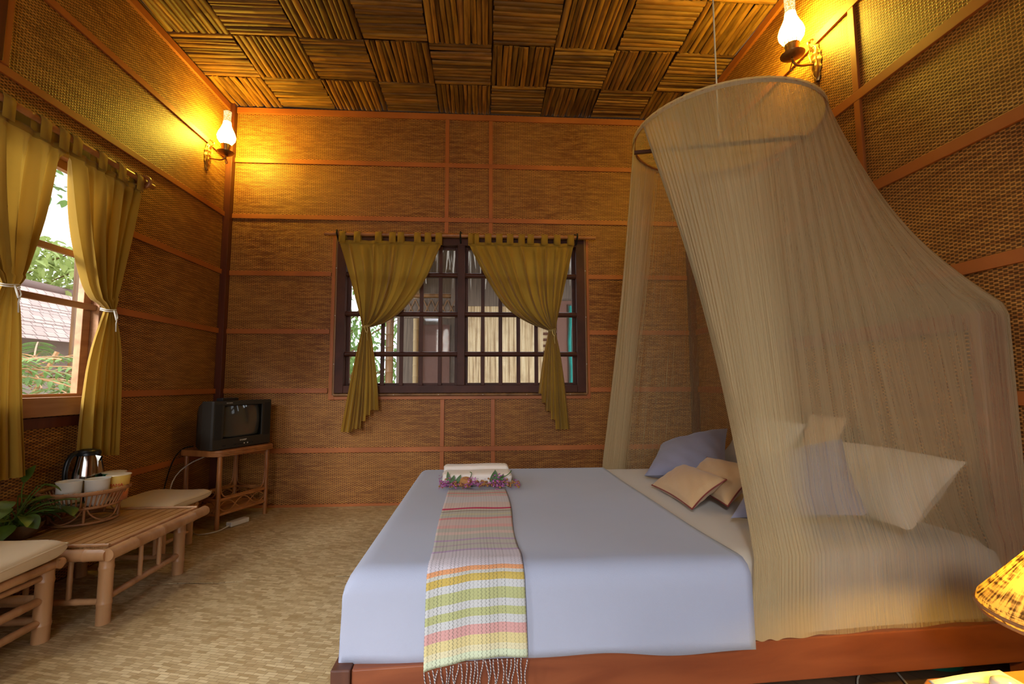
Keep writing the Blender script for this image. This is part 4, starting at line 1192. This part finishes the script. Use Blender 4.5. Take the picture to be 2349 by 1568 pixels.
text_mesh('SHARP', .014, 'white_plastic', 'brand_lettering', tv, lambda c: TP(tw/2+c.x*1.25, -.0022-c.z, .046+c.y))
text_mesh('MULTI SYSTEM', .006, 'white_plastic', 'small_lettering', tv, lambda c: TP(.105+c.x*1.1, -.0022-c.z, th_-.012+c.y))
b = MB(); b.obox(TP(.085, .03, th_+.0005), (TU*.98+TV_*.2).normalized(), (TV_*.98-TU*.2).normalized(), Z, .145, .045, .018)
tag(b.build('remote_control', 'black', bevel=.004), 'black remote control lying on top of the television', 'remote control')
# cables and power strip
b = MB(); b.obox((-1.502, 3.008, .005), (.40, .915, 0), (-.915, .40, 0), Z, .125, .045, .028)
ps = tag(b.build('power_strip', 'white_plastic', bevel=.004), 'white power strip on the woven mat in front of the television stand', 'power strip')
b = MB(); b.tube(chaikin([(-1.512, 2.996, .018), (-1.53, 2.92, .008), (-1.60, 2.86, .008), (-1.66, 2.90, .008), (-1.71, 2.98, .008), (-1.83, 3.02, .05), (-1.845, 2.95, .24), (-1.82, 3.02, .36), (-1.72, 3.16, .42)]), .0035, 6)
b.build('power_cord', 'white_plastic', ps, smooth=60)
b = MB(); b.tube(chaikin([(-1.80, 3.10, .475), (-1.835, 3.04, .470), (-1.852, 2.985, .40), (-1.855, 2.93, .25), (-1.855, 2.90, .10), (-1.85, 2.86, .012)]), .004, 6)
b.build('power_cable', 'black', tv, smooth=60)

# ------------------------------------------------------------------ low bamboo table
TX0, TX1, TY0, TY1, TZ = -1.848, -1.335, 1.835, 2.385, .278
tb_ = thing('bamboo_table', 'low pale bamboo table carrying the round basket and the plant', 'table', ((TX0+TX1)/2, (TY0+TY1)/2, 0))
b = MB()
n = 34
for k in range(n):
    x = TX0+.025+(TX1-TX0-.05)*k/n; b.box(x+.0006, x+(TX1-TX0-.05)/n-.0006, TY0+.02, TY1-.02, TZ-.012, TZ-.001+.0012*sin(k*2.1))
b.build('table_top', 'pale2', tb_)
zr = TZ-.024
for p, q in (((TX1, TY0-.01), (TX1, TY1+.035)), ((TX0+.01, TY0-.01), (TX0+.01, TY1+.01))):
    b = MB(); b.pole((p[0], p[1], zr), (q[0], q[1], zr), .0225, 14, nodes=3); b.build('edge_pole', 'pale', tb_, smooth=60)
for y in (TY0, TY1):
    b = MB(); b.pole((TX0, y, zr-.002), (TX1-.006 if y == TY0 else TX1-.02, y, zr-.002), .021, 14, nodes=3); b.build('edge_pole', 'pale', tb_, smooth=60)
    b = MB(); b.pole((TX0+.02, y+(.012 if y == TY0 else -.012), TZ+.004), (TX1-.01, y+(.012 if y == TY0 else -.012), TZ+.004), .006, 8, nodes=2); b.build('edge_strip', 'pale', tb_, smooth=60)
b = MB(); b.box(TX1-.030, TX1-.014, TY0+.02, TY1-.01, TZ-.008, TZ+.003); b.build('edge_strip', 'pale', tb_, bevel=.002)
for x, y in ((TX1-.028, TY0+.030), (TX1-.045, TY1-.075), (TX0+.05, TY0+.03), (TX0+.05, TY1-.075)):
    b = MB(); b.pole((x, y, .004), (x, y, zr-.01), .0225, 14, nodes=2); b.build('leg', 'pale', tb_, smooth=60)
for (x0, x1) in ((TX1-.030, TX1-.045), (TX0+.05, TX0+.05)):
    b = MB(); b.pole((x0, TY0+.03, .088), (x1, TY1-.075, .088), .0125, 10, nodes=2); b.build('stretcher', 'pale', tb_, smooth=60)
    for t in (.42, .68):
        y = TY0+.03+(TY1-.105-TY0)*t; x = x0+(x1-x0)*t
        b = MB(); b.pole((x, y, .095), (x, y, zr-.012), .0085, 8, nodes=1); b.build('spindle', 'pale', tb_, smooth=60)
for y in (TY0+.03, TY1-.075):
    b = MB(); b.pole((TX0+.05, y, .080), (TX1-.03, y, .080), .0115, 10, nodes=2); b.build('stretcher', 'pale', tb_, smooth=60)
    for t in (.38, .72):
        x = TX0+.05+(TX1-TX0-.08)*t
        b = MB(); b.pole((x, y, .088), (x, y, zr-.012), .0085, 8, nodes=1); b.build('spindle', 'pale', tb_, smooth=60)

# ------------------------------------------------------------------ stools with seat cushions
def stool(x0, x1, y0, y1, zs, label, legr, group, railz):
    s = thing('bamboo_stool', label, 'stool', ((x0+x1)/2, (y0+y1)/2, 0), group)
    for x in (x0+legr, x1-legr):
        for y in (y0+legr, y1-legr):
            b = MB(); b.pole((x, y, .004), (x, y, zs-.015), legr, 14, nodes=2); b.build('leg', 'pale', s, smooth=60)
    for z, r_ in railz:
        for p, q in (((x0+legr, y0+legr), (x1-legr, y0+legr)), ((x0+legr, y1-legr), (x1-legr, y1-legr)), ((x0+legr, y0+legr), (x0+legr, y1-legr)), ((x1-legr, y0+legr), (x1-legr, y1-legr))):
            b = MB(); b.pole((p[0], p[1], z), (q[0], q[1], z), r_, 10, nodes=2); b.build('rail', 'pale', s, smooth=60)
    for p, q in (((x0, y0+.01), (x1+.012, y0+.01)), ((x0, y1-.01), (x1+.012, y1-.01)), ((x0+.01, y0), (x0+.01, y1)), ((x1-.006, y0-.01), (x1-.006, y1+.015))):
        b = MB(); b.pole((p[0], p[1], zs-.014), (q[0], q[1], zs-.014), .015, 10, nodes=2); b.build('seat_rail', 'pale', s, smooth=60)
    b = MB()
    for k in range(12): b.box(x0+.02, x1-.02, y0+.02+k*(y1-y0-.04)/12, y0+.018+(k+1)*(y1-y0-.04)/12, zs-.012, zs-.001)
    b.build('seat_slats', 'pale2', s)
stool(-1.855, -1.452, 1.34, 1.777, .262, 'bamboo stool in the near left corner of the photo with a cushion on top', .0245, 'bamboo stools', ((.07, .0125), (.14, .014), (.215, .011)))
stool(-1.855, -1.565, 2.49, 2.745, .222, 'bamboo stool behind the low table, next to the television stand', .0185, 'bamboo stools', ((.07, .010), (.145, .010)))
def seat_cushion(x0, x1, y0, y1, z0, th, label, seed, tilt=0):
    b = MB(); cx, cy = (x0+x1)/2, (y0+y1)/2
    def fn(sg):
        def f(u, v):
            a, c = sin((u-.5)*PI), sin((v-.5)*PI)
            e = max(abs(a), abs(c)); rnd = 1-.045*(a*a*c*c)
            x = cx+a*(x1-x0)/2*rnd*(1+.02*(1-c*c)*(abs(a) > .9)); y = cy+c*(y1-y0)/2*rnd
            q = max(0, (1-a**12)*(1-c**12))**.38
            top = th*(.80+.40*(1-.5*(a*a+c*c)))*1.0
            wav = .004*sin(a*4+seed)*sin(c*5+seed)
            z = z0+th*.5+(q*(top*.5+wav) if sg > 0 else -q*th*.5)
            z += .004*sin(a*5+c*3+seed)*(1-q)
            return (x, y, z+tilt*a)
        return f
    b.grid(fn(1), 36, 36); b.grid(fn(-1), 36, 36)
    o = b.build('seat_cushion', 'seat', smooth=80)
    tag(o, label, 'cushion', 'seat cushions on the bamboo stools')
    b = MB(); pts = []
    f = fn(1)
    for k in range(24): pts.append(f(k/24, 0))
    for k in range(24): pts.append(f(1, k/24))
    for k in range(24): pts.append(f(1-k/24, 1))
    for k in range(24): pts.append(f(0, 1-k/24))
    for dz in (.010,):
        b.tube([(p[0], p[1], p[2]+dz) for p in pts], .0028, 6, closed=True)
    b.build('piping', 'seat', o, smooth=60)
seat_cushion(-1.862, -1.425, 1.33, 1.792, .266, .068, 'beige flat seat cushion in the near left corner, beside the potted plant', 1)
seat_cushion(-1.862, -1.520, 2.455, 2.835, .226, .050, 'beige flat seat cushion behind the low table, next to the television stand', 4)

# ------------------------------------------------------------------ basket tray with tea things
BC = Vector((-1.705, 2.185, TZ+.007))
bk = thing('wicker_basket', 'round footed rattan basket on the low table holding kettle, cups and noodles', 'basket', tuple(BC))
RB_, RR_ = .122, .148; ZB, ZR = .066, .128
b = MB(); b.tube([BC+Vector((.118*cos(2*PI*k/48), .118*sin(2*PI*k/48), .004)) for k in range(48)], .0055, 8, closed=True)
b.build('foot_ring', 'wicker', bk, smooth=60)
for k in range(5):
    a = 2*PI*k/5+.35
    b = MB(); b.tube([BC+Vector((.116*cos(a), .116*sin(a), .005)), BC+Vector((.120*cos(a), .120*sin(a), ZB+.01))], .0052, 8); b.build('leg', 'wicker', bk, smooth=60)
    b = MB(); pts = []
    for i in range(17):
        t = i/16; an = a+.06+(2*PI/5-.12)*t; h = ZB-(ZB-.010)*sin(PI*t)**.6
        pts.append(BC+Vector((.118*cos(an), .118*sin(an), h)))
    b.tube(pts, .0035, 6); b.build('bent_cane', 'wicker', bk, smooth=60)
b = MB(); b.lathe([(0, ZB+.004), (RB_*.8, ZB+.002), (RB_, ZB+.006), (RB_, ZB), (0, ZB-.002)], BC, 40)
b.build('basket_floor', 'wicker', bk)
b = MB()
for k in range(56):
    a = 2*PI*k/56; b.tube([BC+Vector((RB_*cos(a), RB_*sin(a), ZB)), BC+Vector(((RB_+RR_)/2*1.0*cos(a+.02), (RB_+RR_)/2*sin(a+.02), (ZB+ZR)/2)), BC+Vector((RR_*cos(a+.03), RR_*sin(a+.03), ZR))], .0034, 6)
b.build('side_canes', 'wicker', bk, smooth=60)
b = MB()
n = 400; pts = []
for k in range(n):
    a = 2*PI*k/n; c = k*2*PI*90/n
    pass
b.tube([BC+Vector((RR_*cos(2*PI*k/60), RR_*sin(2*PI*k/60), ZR)) for k in range(60)], .0085, 10, closed=True)
b.tube([BC+Vector(((RR_+.006*cos(k*.9))*cos(2*PI*k/360), (RR_+.006*cos(k*.9))*sin(2*PI*k/360), ZR+.0065*sin(k*.9)+.001)) for k in range(360)], .0028, 5, closed=True)
b.tube([BC+Vector((RB_*cos(2*PI*k/60), RB_*sin(2*PI*k/60), ZB)) for k in range(60)], .0058, 8, closed=True)
b.build('basket_rim', 'wicker', bk, smooth=60)
fz = BC.z+ZB+.0065
# cups
def cup(x, y, label):
    b = MB(); pr = [(0, .0), (.035, .0), (.039, .007), (.0425, .100), (.0445, .104), (.0435, .106), (.0410, .104), (.037, .012), (0, .010)]
    b.lathe(pr, (x, y, fz), 32)
    tag(b.build('tea_cup', 'china', smooth=50), label, 'cup', 'plain white cups in the basket')
cup(-1.702, 2.098, 'plain white cup in the basket, the left one of the two')
cup(-1.630, 2.148, 'plain white cup in the basket, the right one beside the noodle tub')
# noodle tubs
def tub(x, y, zb, label, body, lidm, letters):
    o = thing('noodle_cup', label, 'noodle cup', (x, y, zb), 'instant noodle cups in the basket')
    b = MB(); b.lathe([(0, 0), (.034, 0), (.042, .106), (.040, .106), (.0, .104)], (x, y, zb), 32); b.build('tub', body, o, smooth=50)
    b = MB(); b.lathe([(0, .1095), (.038, .110), (.0445, .1085), (.0455, .106), (.042, .105)], (x, y, zb), 32); b.build('foil_lid', lidm, o, smooth=50)
    if letters:
        vx, vy = (0-x), (0-y); th0 = math.atan2(vy, vx)-.25
        def place(c):
            ang = th0+c.x/.040; z = .066+c.y; rad = .034+.008*z/.098+.0008+c.z
            return Vector((x+rad*cos(ang), y+rad*sin(ang), zb+z))
        text_mesh(letters, .019, 'redink', 'printed_word', o, place, .0003)
tub(-1.603, 2.228, fz, 'orange printed instant noodle tub at the right end of the basket', 'cupprint', 'foil', 'MAMA')
tub(-1.668, 2.290, fz, 'dark green instant noodle tub behind the orange printed tub', 'green_cup', 'foil', None)
# sachets
b = MB(); b.obox((-1.600, 2.165, fz+.002), (.3, .9, .1), (-.9, .3, .1), Z, .05, .03, .012)
tag(b.build('snack_packet', 'foil', bevel=.003), 'small foil packet on the basket floor beside the orange noodle tub', 'packet')
# electric kettle
KX, KY = -1.772, 2.268
kt = thing('electric_kettle', 'polished steel electric kettle with black lid standing in the basket', 'kettle', (KX, KY, fz))
b = MB(); b.lathe([(0, 0), (.058, 0), (.060, .012), (.058, .014)], (KX, KY, fz), 36); b.build('kettle_base', 'black', kt, smooth=50)
b = MB(); b.lathe([(.062, .014), (.066, .050), (.062, .115), (.052, .165), (.045, .190), (.0, .192)], (KX, KY, fz), 44)
b.add(*(lambda L: ([Vector((KX, KY, fz))+Vector(v) for v in L], [(0, 1, 3, 2), (0, 2, 4), (1, 5, 3)]))([(.043, -.014, .189), (.043, .014, .189), (.062, -.004, .182), (.062, .004, .182), (.050, -.010, .150), (.050, .010, .150)]))
b.build('kettle_body', 'steel', kt, smooth=60)
b = MB(); b.lathe([(.0475, .188), (.0485, .199), (.042, .208), (.019, .214), (0, .215)], (KX, KY, fz), 36); b.build('kettle_lid', 'black', kt, smooth=50)
hd_ = Vector((-.30, -.95, 0)).normalized()
b = MB(); b.tube(chaikin([Vector((KX, KY, fz))+hd_*r_+Z*z for r_, z in ((.036, .198), (.058, .200), (.078, .172), (.086, .12), (.080, .065), (.062, .03))], 3), .0095, 10); b.build('kettle_handle', 'black', kt, smooth=60)

# ------------------------------------------------------------------ potted plant on the table
PX, PY = -1.756, 1.940
pt = thing('potted_plant', 'leafy green trailing plant in a brown bowl on the low table', 'plant', (PX, PY, TZ+.003))
b = MB(); b.lathe([(0, 0), (.040, 0), (.060, .015), (.082, .045), (.086, .060), (.080, .060), (.070, .040), (0, .036)], (PX, PY, TZ+.003), 28, sy=.9); b.build('pot', 'glassbowl', pt, smooth=60)
r = random.Random(4)
specs = [(-.4, .30, .115, .2), (.2, .36, .10, .3), (.9, .20, .09, .4), (1.3, .22, .12, .1), (1.6, .10, .10, .9), (2.4, .3, .09, .6), (3.2, .35, .085, .6), (-1.2, .28, .10, .3), (-.9, .16, .11, .8), (.5, .10, .08, 1.2), (2.0, .22, .10, 1.0), (-1.9, .3, .09, .5), (1.1, .12, .12, 1.3)]
for k in range(32):
    a, reach, L, up = specs[k % len(specs)]; a += r.uniform(-.3, .3)
    reach = .045+.085*r.random(); hgt = .02+.11*r.random()*up
    tip = Vector((PX+cos(a)*reach, PY+sin(a)*reach, TZ+.055+hgt))
    if tip.x < XL+.035: tip.x = XL+.035+.02*r.random()
    if k == 0: tip = Vector((-1.655, 2.03, TZ+.10))
    if k == 1: tip = Vector((-1.672, 2.00, TZ+.125))
    if k == 2: tip = Vector((-1.80, 2.01, TZ+.20))
    mid = (tip+Vector((PX, PY, TZ+.05)))/2+Vector((0, 0, .03))
    stems = MB(); stems.tube(chaikin([Vector((PX+r.uniform(-.03, .03), PY+r.uniform(-.03, .03), TZ+.04)), mid, tip]), .0022, 5)
    d = Vector((cos(a), sin(a), r.uniform(-.35, .25)))
    if tip.x < XL+.08: d.x = abs(d.x)*.3
    if k == 2: d = Vector((.1, .3, .9))
    b = MB(); leafmesh(b, tip, d, (r.uniform(-.3, .3), r.uniform(-.3, .3), 1), L*.78, .029*r.uniform(.8, 1.25), r.uniform(.1, .5), 8)
    lf_ = b.build('leaf', 'leaf', pt, smooth=60); stems.build('leaf_stem', 'leaf', lf_, smooth=60)

# ------------------------------------------------------------------ bedside table, lamp and small things
bt = thing('bedside_table', 'small orange-brown wooden table at the lower right corner', 'table', (1.08, .74, 0))
b = MB(); extrude(b, [(.835, .56), (1.36, .56), (1.36, .955), (.87, .925), (.84, .905)], .262, .282, lambda a, c, z: Vector((a, c, z))); b.build('table_top', 'tablewood', bt, bevel=.004)
for x, y in ((.885, .60), (1.31, .60), (.90, .885), (1.31, .90)):
    b = MB(); b.tube([(x, y, 0), (x, y, .262)], .016, 10); b.build('leg', 'tablewood', bt, smooth=60)
lx, ly = 1.085, .835
bl = thing('bedside_lamp', 'lit wicker-shaded lamp on the small table beside the bed', 'lamp', (lx, ly, .283))
b = MB(); b.lathe([(0, 0), (.045, 0), (.046, .008), (.02, .016), (.012, .04), (.018, .07), (.010, .11), (.010, .165), (0, .165)], (lx, ly, .283), 24); b.build('lamp_base', 'rattan', bl, smooth=60)
b = MB(); b.lathe([(.128, .0), (.134, .012), (.131, .026), (.060, .116), (.054, .124)], (lx, ly, .416), 64, uv=True)
b.build('lamp_shade', 'shade', bl, smooth=60)
b = MB()
for rr_, z in ((.1285, 0), (.134, .012), (.0575, .124)): b.tube([(lx+rr_*cos(2*PI*k/64), ly+rr_*sin(2*PI*k/64), .416+z) for k in range(64)], .0035, 6, closed=True)
for k in range(3): b.tube([(lx, ly, .440), (lx+.128*cos(2.1*k), ly+.128*sin(2.1*k), .418)], .002, 5)
b.build('shade_rim', 'wicker', bl, smooth=60)
b = MB(); b.lathe([(0, -.02), (.014, -.012), (.022, .006), (.020, .018), (.010, .030), (0, .032)], (lx, ly, .462), 20); b.build('bulb', 'bulb', bl, smooth=60)
b = MB()
def tray(u, v):
    x = .842+.165*u+.0*v; y = .745+.145*v+.02*u; e = max(abs(u*2-1), abs(v*2-1))
    return (x, y, .287+.012*max(0, (e-.8)/.2)**2+.003*sin(u*3))
b.grid(tray, 24, 24); tag(b.build('china_dish', 'china', solid=.004, smooth=60), 'shallow pale dish on the small table at the bottom right', 'dish')
b = MB(); b.lathe([(0, 0), (.016, 0), (.019, .006), (.017, .014), (.010, .019), (0, .020)], (.962, .862, .296), 24, sx=1.25)
sw_ = b
b = MB(); b.tube(chaikin([(.945, .872, .298), (.92, .90, .288), (.91, .935, .275), (.93, 1.0, .18), (.98, 1.12, .04), (1.02, 1.30, .006), (1.12, 1.42, .006), (1.30, 1.50, .006)]), .0026, 6)
lc_ = b.build('lamp_cord', 'white_plastic', bl, smooth=60); sw_.build('cord_switch', 'china', lc_, smooth=60)
b = MB(); b.tube(chaikin([(1.04, .962, .20), (1.06, 1.0, .14), (1.12, 1.12, .05), (1.18, 1.28, .008), (1.24, 1.44, .006)]), .0028, 6)
tag(b.build('white_cable', 'white_plastic', smooth=60), 'thin white cable on the dark floor, crossing in front of the green basin', 'cable')
b = MB(); b.lathe([(0, .0), (.10, .0), (.135, .070), (.142, .074), (.138, .078), (.128, .070), (.095, .006), (0, .006)], (1.40, 1.50, .0), 36)
tag(b.build('plastic_basin', 'greenplastic', smooth=50), 'green plastic basin on the floor boards under the bed', 'basin')

# ------------------------------------------------------------------ outside the far window
b = MB(); b.box(-14, 14, YB+.3, 16, -.9, -.6); g = b.build('ground', 'ground'); g['kind'] = 'structure'
YH = 6.2
hs = thing('neighbour_house', 'bamboo-clad neighbouring house with thatched roof seen through the far window', 'house', (1.2, YH, -.6))
b = MB(); b.box(-.30, 3.2, YH, YH+.1, -.6, 1.88); b.build('bamboo_wall', 'cladding', hs)
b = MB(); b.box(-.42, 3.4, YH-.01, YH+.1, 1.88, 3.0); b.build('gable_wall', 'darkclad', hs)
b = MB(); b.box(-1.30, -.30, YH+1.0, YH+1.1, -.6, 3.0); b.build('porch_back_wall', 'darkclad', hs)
b = MB(); b.box(-.36, -.30, YH-.02, YH+1.1, -.6, 3.0); b.build('porch_side_wall', 'cladding', hs)
b = MB(); b.box(-.95, -.50, YH+.96, YH+.995, -.3, 1.75); b.build('house_door', 'outdoor', hs)
b = MB(); b.pole((-1.22, YH+.05, -.6), (-1.22, YH+.05, 2.9), .05, 12); b.build('porch_post', 'strip', hs, smooth=60)
b = MB(); b.pole((-1.0, YH+.9, -.6), (-1.0, YH+.9, 2.9), .04, 12); b.build('porch_post', 'cladding', hs, smooth=60)
b = MB(); b.pole((-1.3, YH+.02, 2.02), (-.3, YH+.02, 2.02), .03, 10); b.build('porch_beam', 'strip', hs, smooth=60)
b = MB(); b.box(-1.25, -.3, YH+.01, YH+.05, 1.72, 1.98)
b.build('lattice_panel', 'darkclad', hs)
b = MB()
for k in range(9):
    x = -1.2+k*.105; b.tube([(x, YH-.005, 1.74), (x+.1, YH-.005, 1.96)], .008, 5); b.tube([(x+.1, YH-.006, 1.74), (x, YH-.006, 1.96)], .008, 5)
b.build('lattice_laths', 'strip', hs)
b = MB(); b.box(-1.30, -.36, YH-.02, YH+.02, .40, .46)
for k in range(7): b.box(-1.28+k*.135, -1.21+k*.135, YH-.015, YH+.015, -.5, .40)
b.build('porch_railing', 'outgrey', hs)
b = MB(); b.box(.98, 1.55, YH-.06, YH-.012, .75, 1.95); b.build('house_window_frame', 'outdoor', hs)
b = MB(); b.box(1.12, 1.45, YH-.075, YH-.062, .80, 1.90); b.build('house_window_glass', 'screen', hs)
b = MB()
def tc(u, v): return (1.13+.17*u+.01*sin(v*9), YH-.085+.012*sin(u*30), .82+1.06*v)
b.grid(tc, 30, 10); b.build('teal_curtain', 'teal', hs, smooth=180)
b = MB()
for k in range(14): b.obox((.80, YH-.05, .80+k*.08), (1, 0, 0), (0, .8, -.6), (0, .6, .8), .19, .04, .012)
b.build('louvre_shutter', 'outdoor', hs)
b = MB()
r = random.Random(9)
b.obox((-2.2, YH-.75, 2.42), (1, 0, 0), (0, .8, .6), (0, -.6, .8), 5.8, 2.0, .12)
b.build('thatched_roof', 'thatch', hs)
b = MB()
for k in range(420):
    x = -2.2+5.8*r.random(); L = r.uniform(.08, .42)*(1.0 if r.random() < .8 else 1.3); y = YH-.74+r.uniform(-.04, .12)
    w = r.uniform(.006, .02); dx = r.uniform(-.05, .05)
    b.add([(x-w, y, 2.50), (x+w, y, 2.50), (x+w*.2+dx, y-.02, 2.50-L), (x-w*.2+dx, y-.02, 2.50-L)], [(0, 1, 2, 3)])
b.build('thatch_fringe', 'thatch', hs)

def tree(name, label, cx, cy, z0, z1, R, n, mat, seed, trunk=True, lw=.05, kind='tree', flatz=1.0):
    r = random.Random(seed); root = thing(name, label, kind, (cx, cy, -.6))
    if trunk:
        b = MB(); b.tube(chaikin([(cx, cy, -.6), (cx+.1*R, cy, (z0-.6)/2), (cx, cy, z0+.3*(z1-z0)), (cx-.1*R, cy+.05, z0+.75*(z1-z0))]), [.07*max(.6, R)*(1-.07*i) for i in range(10)], 8); b.build('trunk', 'strip', root, smooth=60)
        b = MB()
        for k in range(9):
            a = r.uniform(0, 6.28); zz = z0+(z1-z0)*r.uniform(.1, .6)
            b.tube([(cx, cy, zz), (cx+R*.4*cos(a), cy+R*.4*sin(a), zz+R*.3), (cx+R*.85*cos(a), cy+R*.85*sin(a), zz+R*.5)], [.03, .018, .006], 6)
        b.build('branches', 'strip', root, smooth=60)
    b = MB()
    for k in range(n):
        while True:
            p = Vector((r.uniform(-1, 1), r.uniform(-1, 1), r.uniform(-1, 1)))
            if p.length < 1: break
        if r.random() < .55: p = p.normalized()*r.uniform(.75, 1)
        c = Vector((cx+p.x*R, cy+p.y*R, (z0+z1)/2+p.z*(z1-z0)/2))
        leafmesh(b, c, (r.uniform(-1, 1), r.uniform(-1, 1), r.uniform(-1, .6)), (r.uniform(-.4, .4), r.uniform(-.4, .4), 1), lw*r.uniform(1.4, 3), lw*r.uniform(.4, .8), .3, 3)
    b.build('foliage', mat, root, smooth=60)
tree('garden_tree', 'leafy green shrub at the left end of the far window view', -2.35, 7.3, .0, 2.1, .75, 1500, 'outgreen', 1, lw=.045)
tree('garden_tree', 'taller green tree behind the porch of the neighbouring house', -2.6, 9.4, .2, 3.6, 1.3, 1500, 'outgreen', 2, lw=.07)
# outside the left window
b = MB(); b.box(-16, XL-.4, -4, YB+10, -.95, -.65); g = b.build('garden_ground', 'ground'); g['kind'] = 'structure'
oh = thing('tiled_roof_house', 'neighbouring house with pale clay tile roof outside the left window', 'house', (-7.5, 8.0, -.65))
b = MB()
def roofp(u, v):
    y = 3.0+10*u; x = -5.6-2.2*v; z = 1.43+1.12*v+.018*sin(v*PI*2*12)
    return (x, y, z)
b.grid(roofp, 30, 90, lambda u, v: (10*u, 2.5*v)); b.build('tile_roof', 'tiles', oh)
b = MB(); b.tube([(-7.8, 3.0, 2.57), (-7.8, 13, 2.57)], .09, 8); b.build('roof_ridge', 'tiles', oh, smooth=60)
b = MB(); b.box(-7.6, -6.3, 3.2, 12.8, -.65, 1.72); b.build('house_wall', 'pinkwall', oh)
b = MB(); b.box(-6.29, -6.25, 5.9, 6.6, .4, 1.1); b.box(-6.29, -6.25, 8.2, 8.7, -.4, 1.2); b.build('dark_opening', 'darkclad', oh)
tree('garden_tree', 'pale leafy tree rising above the tiled roof outside the left window', -9.9, 10.0, 1.2, 4.0, 2.4, 7500, 'outgreen2', 3, lw=.085)
tree('garden_tree', 'tree with narrow leaves hanging at the top of the left window', -5.0, 6.0, 3.1, 4.7, 1.0, 420, 'outgreen', 4, lw=.07)
# pinnate shrub just outside the sill
def ferny(cx, cy, z0, label, seed, n=10, L0=.75, name='garden_shrub'):
    r = random.Random(seed); root = thing(name, label, 'shrub', (cx, cy, -.65))
    st_ = MB(); lf = MB()
    for k in range(n):
        a = r.uniform(0, 6.28); base = Vector((cx, cy, z0+r.uniform(-.3, .35)))
        d = Vector((cos(a), sin(a), r.uniform(.1, .7))).normalized(); L = L0*r.uniform(.6, 1.1)
        pts = [base+d*L*t-Z*(.35*L*t*t) for t in [i/12 for i in range(13)]]
        st_.tube(pts, .006, 5)
        for i in range(2, 13):
            for sg in (-1, 1):
                sd_ = d.cross(Z).normalized()*sg
                leafmesh(lf, pts[i], (sd_*1.0+d*.35-Z*.15), (0, 0, 1), .11*sin(PI*(i+1)/15)+.03, .016, .3, 3)
    st_.tube([(cx, cy, -.65), (cx+.03, cy, z0), (cx+.10, cy+.1, z0+.35)], .02, 6)
    st_.build('stems', 'pale', root, smooth=60); lf.build('foliage', 'outgreen', root, smooth=60)
ferny(-3.2, 3.15, .62, 'feathery-leaved shrub close outside the left window', 5, 34, .8)
ferny(-3.9, 4.35, .80, 'feathery-leaved shrub further out, below the tiled roof', 6, 34, .85)

# ------------------------------------------------------------------ light
w = bpy.data.worlds.new('sky'); SC.world = w; w.use_nodes = True
t = w.node_tree; t.nodes.clear()
bg = N(t, 'ShaderNodeBackground'); bg.inputs[0].default_value = (.86, .94, 1.0, 1); bg.inputs[1].default_value = 3.1
wo = N(t, 'ShaderNodeOutputWorld'); t.links.new(bg.outputs[0], wo.inputs[0])
def area(name, loc, to, sx, sy, power, col, spread=None):
    l = bpy.data.lights.new(name, 'AREA'); l.shape = 'RECTANGLE'; l.size = sx; l.size_y = sy; l.energy = power; l.color = col
    if spread: l.spread = spread
    o = bpy.data.objects.new(name, l); COL.objects.link(o); o.location = loc
    d = Vector(to)-Vector(loc); o.rotation_euler = d.to_track_quat('-Z', 'Y').to_euler(); return o
area('daylight_from_doorway', (-.25, YF-.32, 1.1), (.05, 1.2, .3), 1.6, 1.6, 7, (.84, .90, 1.0))
area('bright_sky_over_yard', (-1.0, -2.6, 2.42), (.1, 1.6, .2), .34, .6, 95, (.90, .94, 1.0))
area('bright_yard_light', (-1.04, -5.2, 1.9), (-.7, 3.0, .3), .30, .7, 60, (1.0, .93, .84))
area('daylight_left_window', (XL-.7, 1.95, 1.75), (0, 2.0, .6), 1.3, 1.2, 26, (.92, .97, 1.0))
area('added_side_fill', (-3.3, -1.7, 2.75), (-.6, 1.2, .0), 2.0, .35, 620, (.88, .93, 1.0))  # added fill light through the made-up side window, brightens the floor

# ------------------------------------------------------------------ camera
F_, yaw, pitch, roll = 1080., .0624, .0874, -.003
cy_, sy_, cp_, sp_ = cos(yaw), sin(yaw), cos(pitch), sin(pitch)
fw = Vector((sy_*cp_, cy_*cp_, sp_)); rt = Vector((cy_, -sy_, 0)); up = rt.cross(fw)
R_ = rt*cos(roll)+up*sin(roll); U_ = -rt*sin(roll)+up*cos(roll)
cam = bpy.data.cameras.new('camera'); cam.sensor_fit = 'HORIZONTAL'; cam.sensor_width = 36; cam.lens = F_/2349*36
cam.clip_start = .02; cam.clip_end = 100
co = bpy.data.objects.new('camera', cam); COL.objects.link(co)
mw = Matrix((R_, U_, -fw)).transposed().to_4x4(); mw.translation = Vector((0, 0, .85994)); co.matrix_world = mw
SC.camera = co
vs_ = SC.view_settings; vs_.view_transform = 'Standard'; vs_.look = 'None'; vs_.exposure = -0.20; vs_.gamma = 1.0; vs_.use_curve_mapping = False
cy = SC.cycles
cy.use_denoising = True; cy.max_bounces = 6; cy.transparent_max_bounces = 14; cy.diffuse_bounces = 4; cy.glossy_bounces = 2; cy.use_adaptive_sampling = True; cy.adaptive_threshold = .09; cy.adaptive_min_samples = 16; cy.sample_clamp_indirect = 6.0
cy.caustics_reflective = False; cy.caustics_refractive = False
